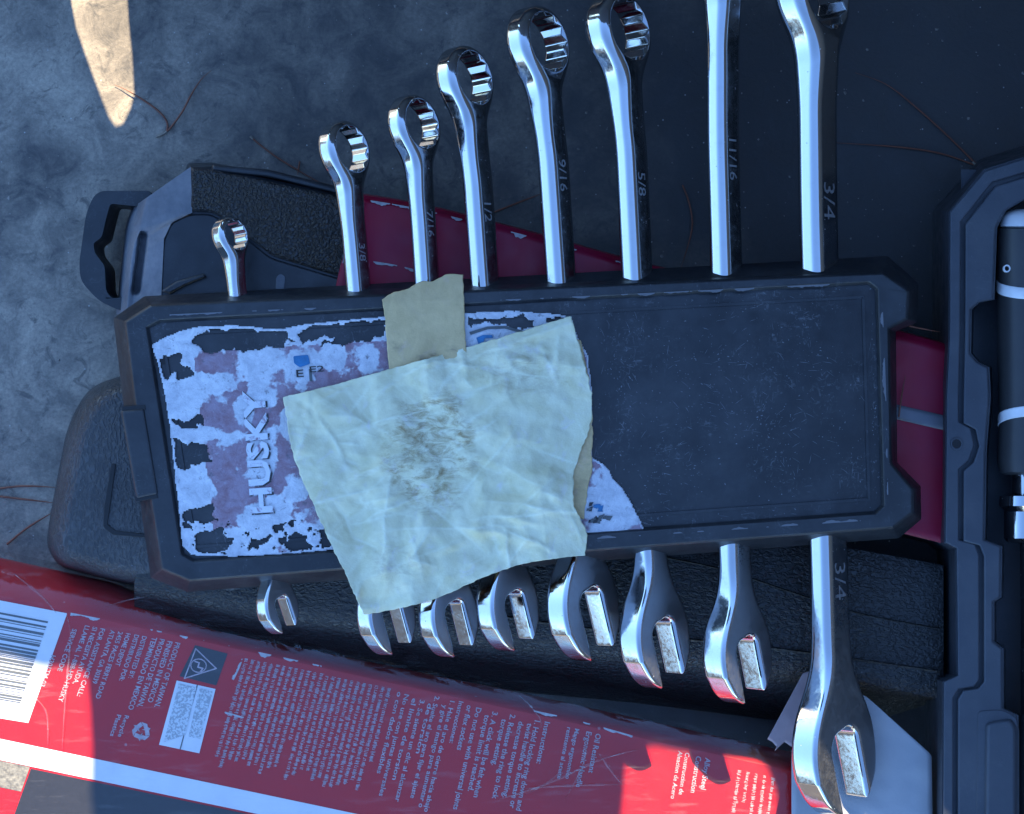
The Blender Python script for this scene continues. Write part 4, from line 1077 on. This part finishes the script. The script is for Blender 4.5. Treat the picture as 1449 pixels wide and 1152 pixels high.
for (hx, hy, Dh, th, ox, oy, Wo, to, sw, st, stamp, sps, lab_), rdeg, offk in zip(wr, ROLLS, OFFS):
    ROLL = math.radians(rdeg)
    off = offk * Dh
    hc = W(hx - off * math.sin(ROLL), hy, ZW); oc = W(ox, oy, ZW)
    Yv = (hc - oc); L = Yv.length / S; Yv.normalize()
    X0 = Vector((Yv.y, -Yv.x, 0)).normalized(); Z0 = X0.cross(Yv)
    Xv = X0 * math.cos(ROLL) - Z0 * math.sin(ROLL); Zv = X0 * math.sin(ROLL) + Z0 * math.cos(ROLL)
    P, Q, N = wrench_geo(L, Dh, th, sw, st, Wo, to, off, 1.15 if Dh < 85 else 1.4)
    Mx = np.array([[Xv.x, Yv.x, Zv.x], [Xv.y, Yv.y, Zv.y], [Xv.z, Yv.z, Zv.z]])
    T = empty('combination_wrench', oc, lab_, 'wrench', 'combination wrenches in the rack')
    PW = (P * S) @ Mx.T; NW = N @ Mx.T
    fy = P[Q][:, :, 1].mean(axis=1)
    for nm, sel in (('box_end', fy > L - 0.62 * Dh), ('shaft', (fy <= L - 0.62 * Dh) & (fy >= 0.62 * Wo)), ('open_end', fy < 0.62 * Wo)):
        q_ = Q[sel]; ids, inv = np.unique(q_, return_inverse=True); inv = inv.reshape(q_.shape)
        me = bpy.data.meshes.new(nm)
        me.vertices.add(len(ids)); me.vertices.foreach_set('co', PW[ids].ravel())
        me.loops.add(inv.size); me.loops.foreach_set('vertex_index', inv[:, ::-1].ravel().astype(np.int32))
        me.polygons.add(len(inv)); me.polygons.foreach_set('loop_start', np.arange(0, inv.size, 4, dtype=np.int32))
        me.update(calc_edges=True)
        # face winding must agree with the field normals
        f0 = np.zeros(len(inv) * 3, dtype=np.float32); me.polygons.foreach_get('normal', f0)
        if (f0.reshape(-1, 3) * NW[ids][inv[:, 0]]).sum() < 0: me.flip_normals()
        me.polygons.foreach_set('use_smooth', np.ones(len(inv), dtype=bool))
        me.normals_split_custom_set_from_vertices(NW[ids].tolist())
        at = me.attributes.new('satin', 'FLOAT', 'POINT')
        nz_ = np.abs(N[ids][:, 2]); kk = {'open_end': 1.0, 'shaft': 0.35, 'box_end': 0.1}[nm]
        if nm == 'shaft': kk = 0.25 + 0.75 * np.clip(1 - (P[ids][:, 1] - 0.62 * Wo) / (1.2 * Wo), 0, 1)
        at.data.foreach_set('value', (np.clip((nz_ - 0.8) / 0.18, 0, 1) * kk).astype(np.float32))
        link(nm, me, M['chrome'], T)
    for sp in sps:
        v, f, wd = text_mesh(stamp)
        c = W(hx + (ox - hx) * (sp - hy) / (oy - hy), sp, ZW); yl = (c - oc).dot(Yv) / S
        size = sw * (0.62 if Dh > 125 else 0.5); vs = [oc + (Xv * ((yy - 0.35) * size) + Yv * (yl + (wd / 2 - xx) * size * 1.15) + Zv * (st / 2 + 0.3 + off * float(sstep(L - (1.7 if off < 0 else 2.8) * Dh, L - 0.4 * Dh, np.float64(yl + (wd / 2 - xx) * size * 1.15))))) * S for xx, yy, _ in v]
        me = build('size_stamp', vs, f, plain('stamp_glint', (0.72, 0.73, 0.75), 0.34, 0.5, 5, 0.3, 0.75) if 'stamp_glint' not in bpy.data.materials else bpy.data.materials['stamp_glint'], T, smooth=False)  # bright tone paints the glints on the stamped figures

# ================================================================== PINE NEEDLES
def needles(chains, z, label, base=None, rad=1.3):
    c0 = chains[0][0]; T = empty('pine_needle', W(c0[0], c0[1], 0), label, 'pine needle', 'dry pine needles')
    for ch in chains:
        P = polyline(ch, 28); n = len(P)
        pts = [W(p.x, p.y, z + 2.5 + 3.5 * math.sin(math.pi * i / n) + 0.5 * math.sin(i * 0.9)) for i, p in enumerate(P)]
        tube('blade', pts, [max(0.35, rad * min(1, (n - i) / n * 2.2)) * S for i in range(n)], M['needle'], T)
    if base:
        P = polyline(base, 6); tube('sheath', [W(p.x, p.y, z + 4) for p in P], [1.9 * S] * 7, M['needle_base'], T)
needles([[(228, 192), (236, 185), (236, 172), (225, 158), (205, 143), (180, 128), (162, 120)], [(226, 193), (240, 182), (258, 158), (270, 135), (285, 112), (299, 100)]], 0, 'forked dry pine needle beside the sunlit patch', [(221, 194), (228, 191), (236, 186)], 1.5)
needles([[(356, 195), (385, 218), (420, 240), (462, 264)], [(424, 229), (421, 248)]], 0, 'dry pine needle between the pebbled case edge and the second wrench', [(354, 193), (358, 197)])
needles([[(1380, 231), (1345, 196), (1300, 155), (1255, 120), (1210, 103)], [(1378, 233), (1330, 217), (1270, 208), (1180, 202)]], 0, 'forked dry pine needle pointing left from the tool case corner', [(1384, 236), (1376, 229)])
needles([[(966, 262), (976, 290), (979, 325), (964, 378)]], 0, 'short curved pine needle between the third and second wrench from the right')
needles([[(695, 302), (725, 290), (772, 272)]], 0, 'short pine needle behind the fifth wrench above the maroon sleeve')
needles([[(-20, 694), (30, 688), (84, 690)], [(-20, 700), (30, 706), (80, 712)]], 0, 'pale dry pine needle pair on the floor left of the rounded case end', None, 1.6)
needles([[(10, 770), (40, 746), (80, 722)]], 0, 'slanting dry pine needle on the floor just above the red package', None, 1.6)
needles([[(1272, 590), (1276, 560), (1281, 532)]], 158, 'tiny pine needle lying on the maroon sleeve by the rack notch', None, 1.0)
needles([[(1262, 455), (1290, 462), (1330, 470)]], 152, 'brown pine needle at the broken corner of the rack beside the tool case', None, 1.3)

# ================================================================== GRIT ON THE FLOOR
rg = random.Random(3); vs, fs = [], []
for _ in range(900):
    x, y = rg.uniform(-30, 1480), rg.uniform(-30, 860)
    r_ = rg.choice((0.7, 0.8, 1.0, 1.2, 1.7, 2.4)) * rg.uniform(0.7, 1.2); k = len(vs); a0 = rg.uniform(0, 6)
    for i in range(5):
        a = a0 + i * 2 * math.pi / 5; q_ = r_ * rg.uniform(0.6, 1.2); vs.append(W(x + q_ * math.cos(a), y + q_ * math.sin(a), 0.2))
    vs.append(W(x + rg.uniform(-.3, .3), y, r_ * 0.9))
    for i in range(5): fs.append((k + i, k + (i + 1) % 5, k + 5))
g_ = build('grit', vs, fs, plain('pale_grit', (0.34, 0.31, 0.27), 0.9, 0.7, 9, 0.3), None, W(700, 400, 0), smooth=False)
tag(g_, 'scattered pale grit and dust crumbs on the cargo floor', 'grit', None, 'stuff')
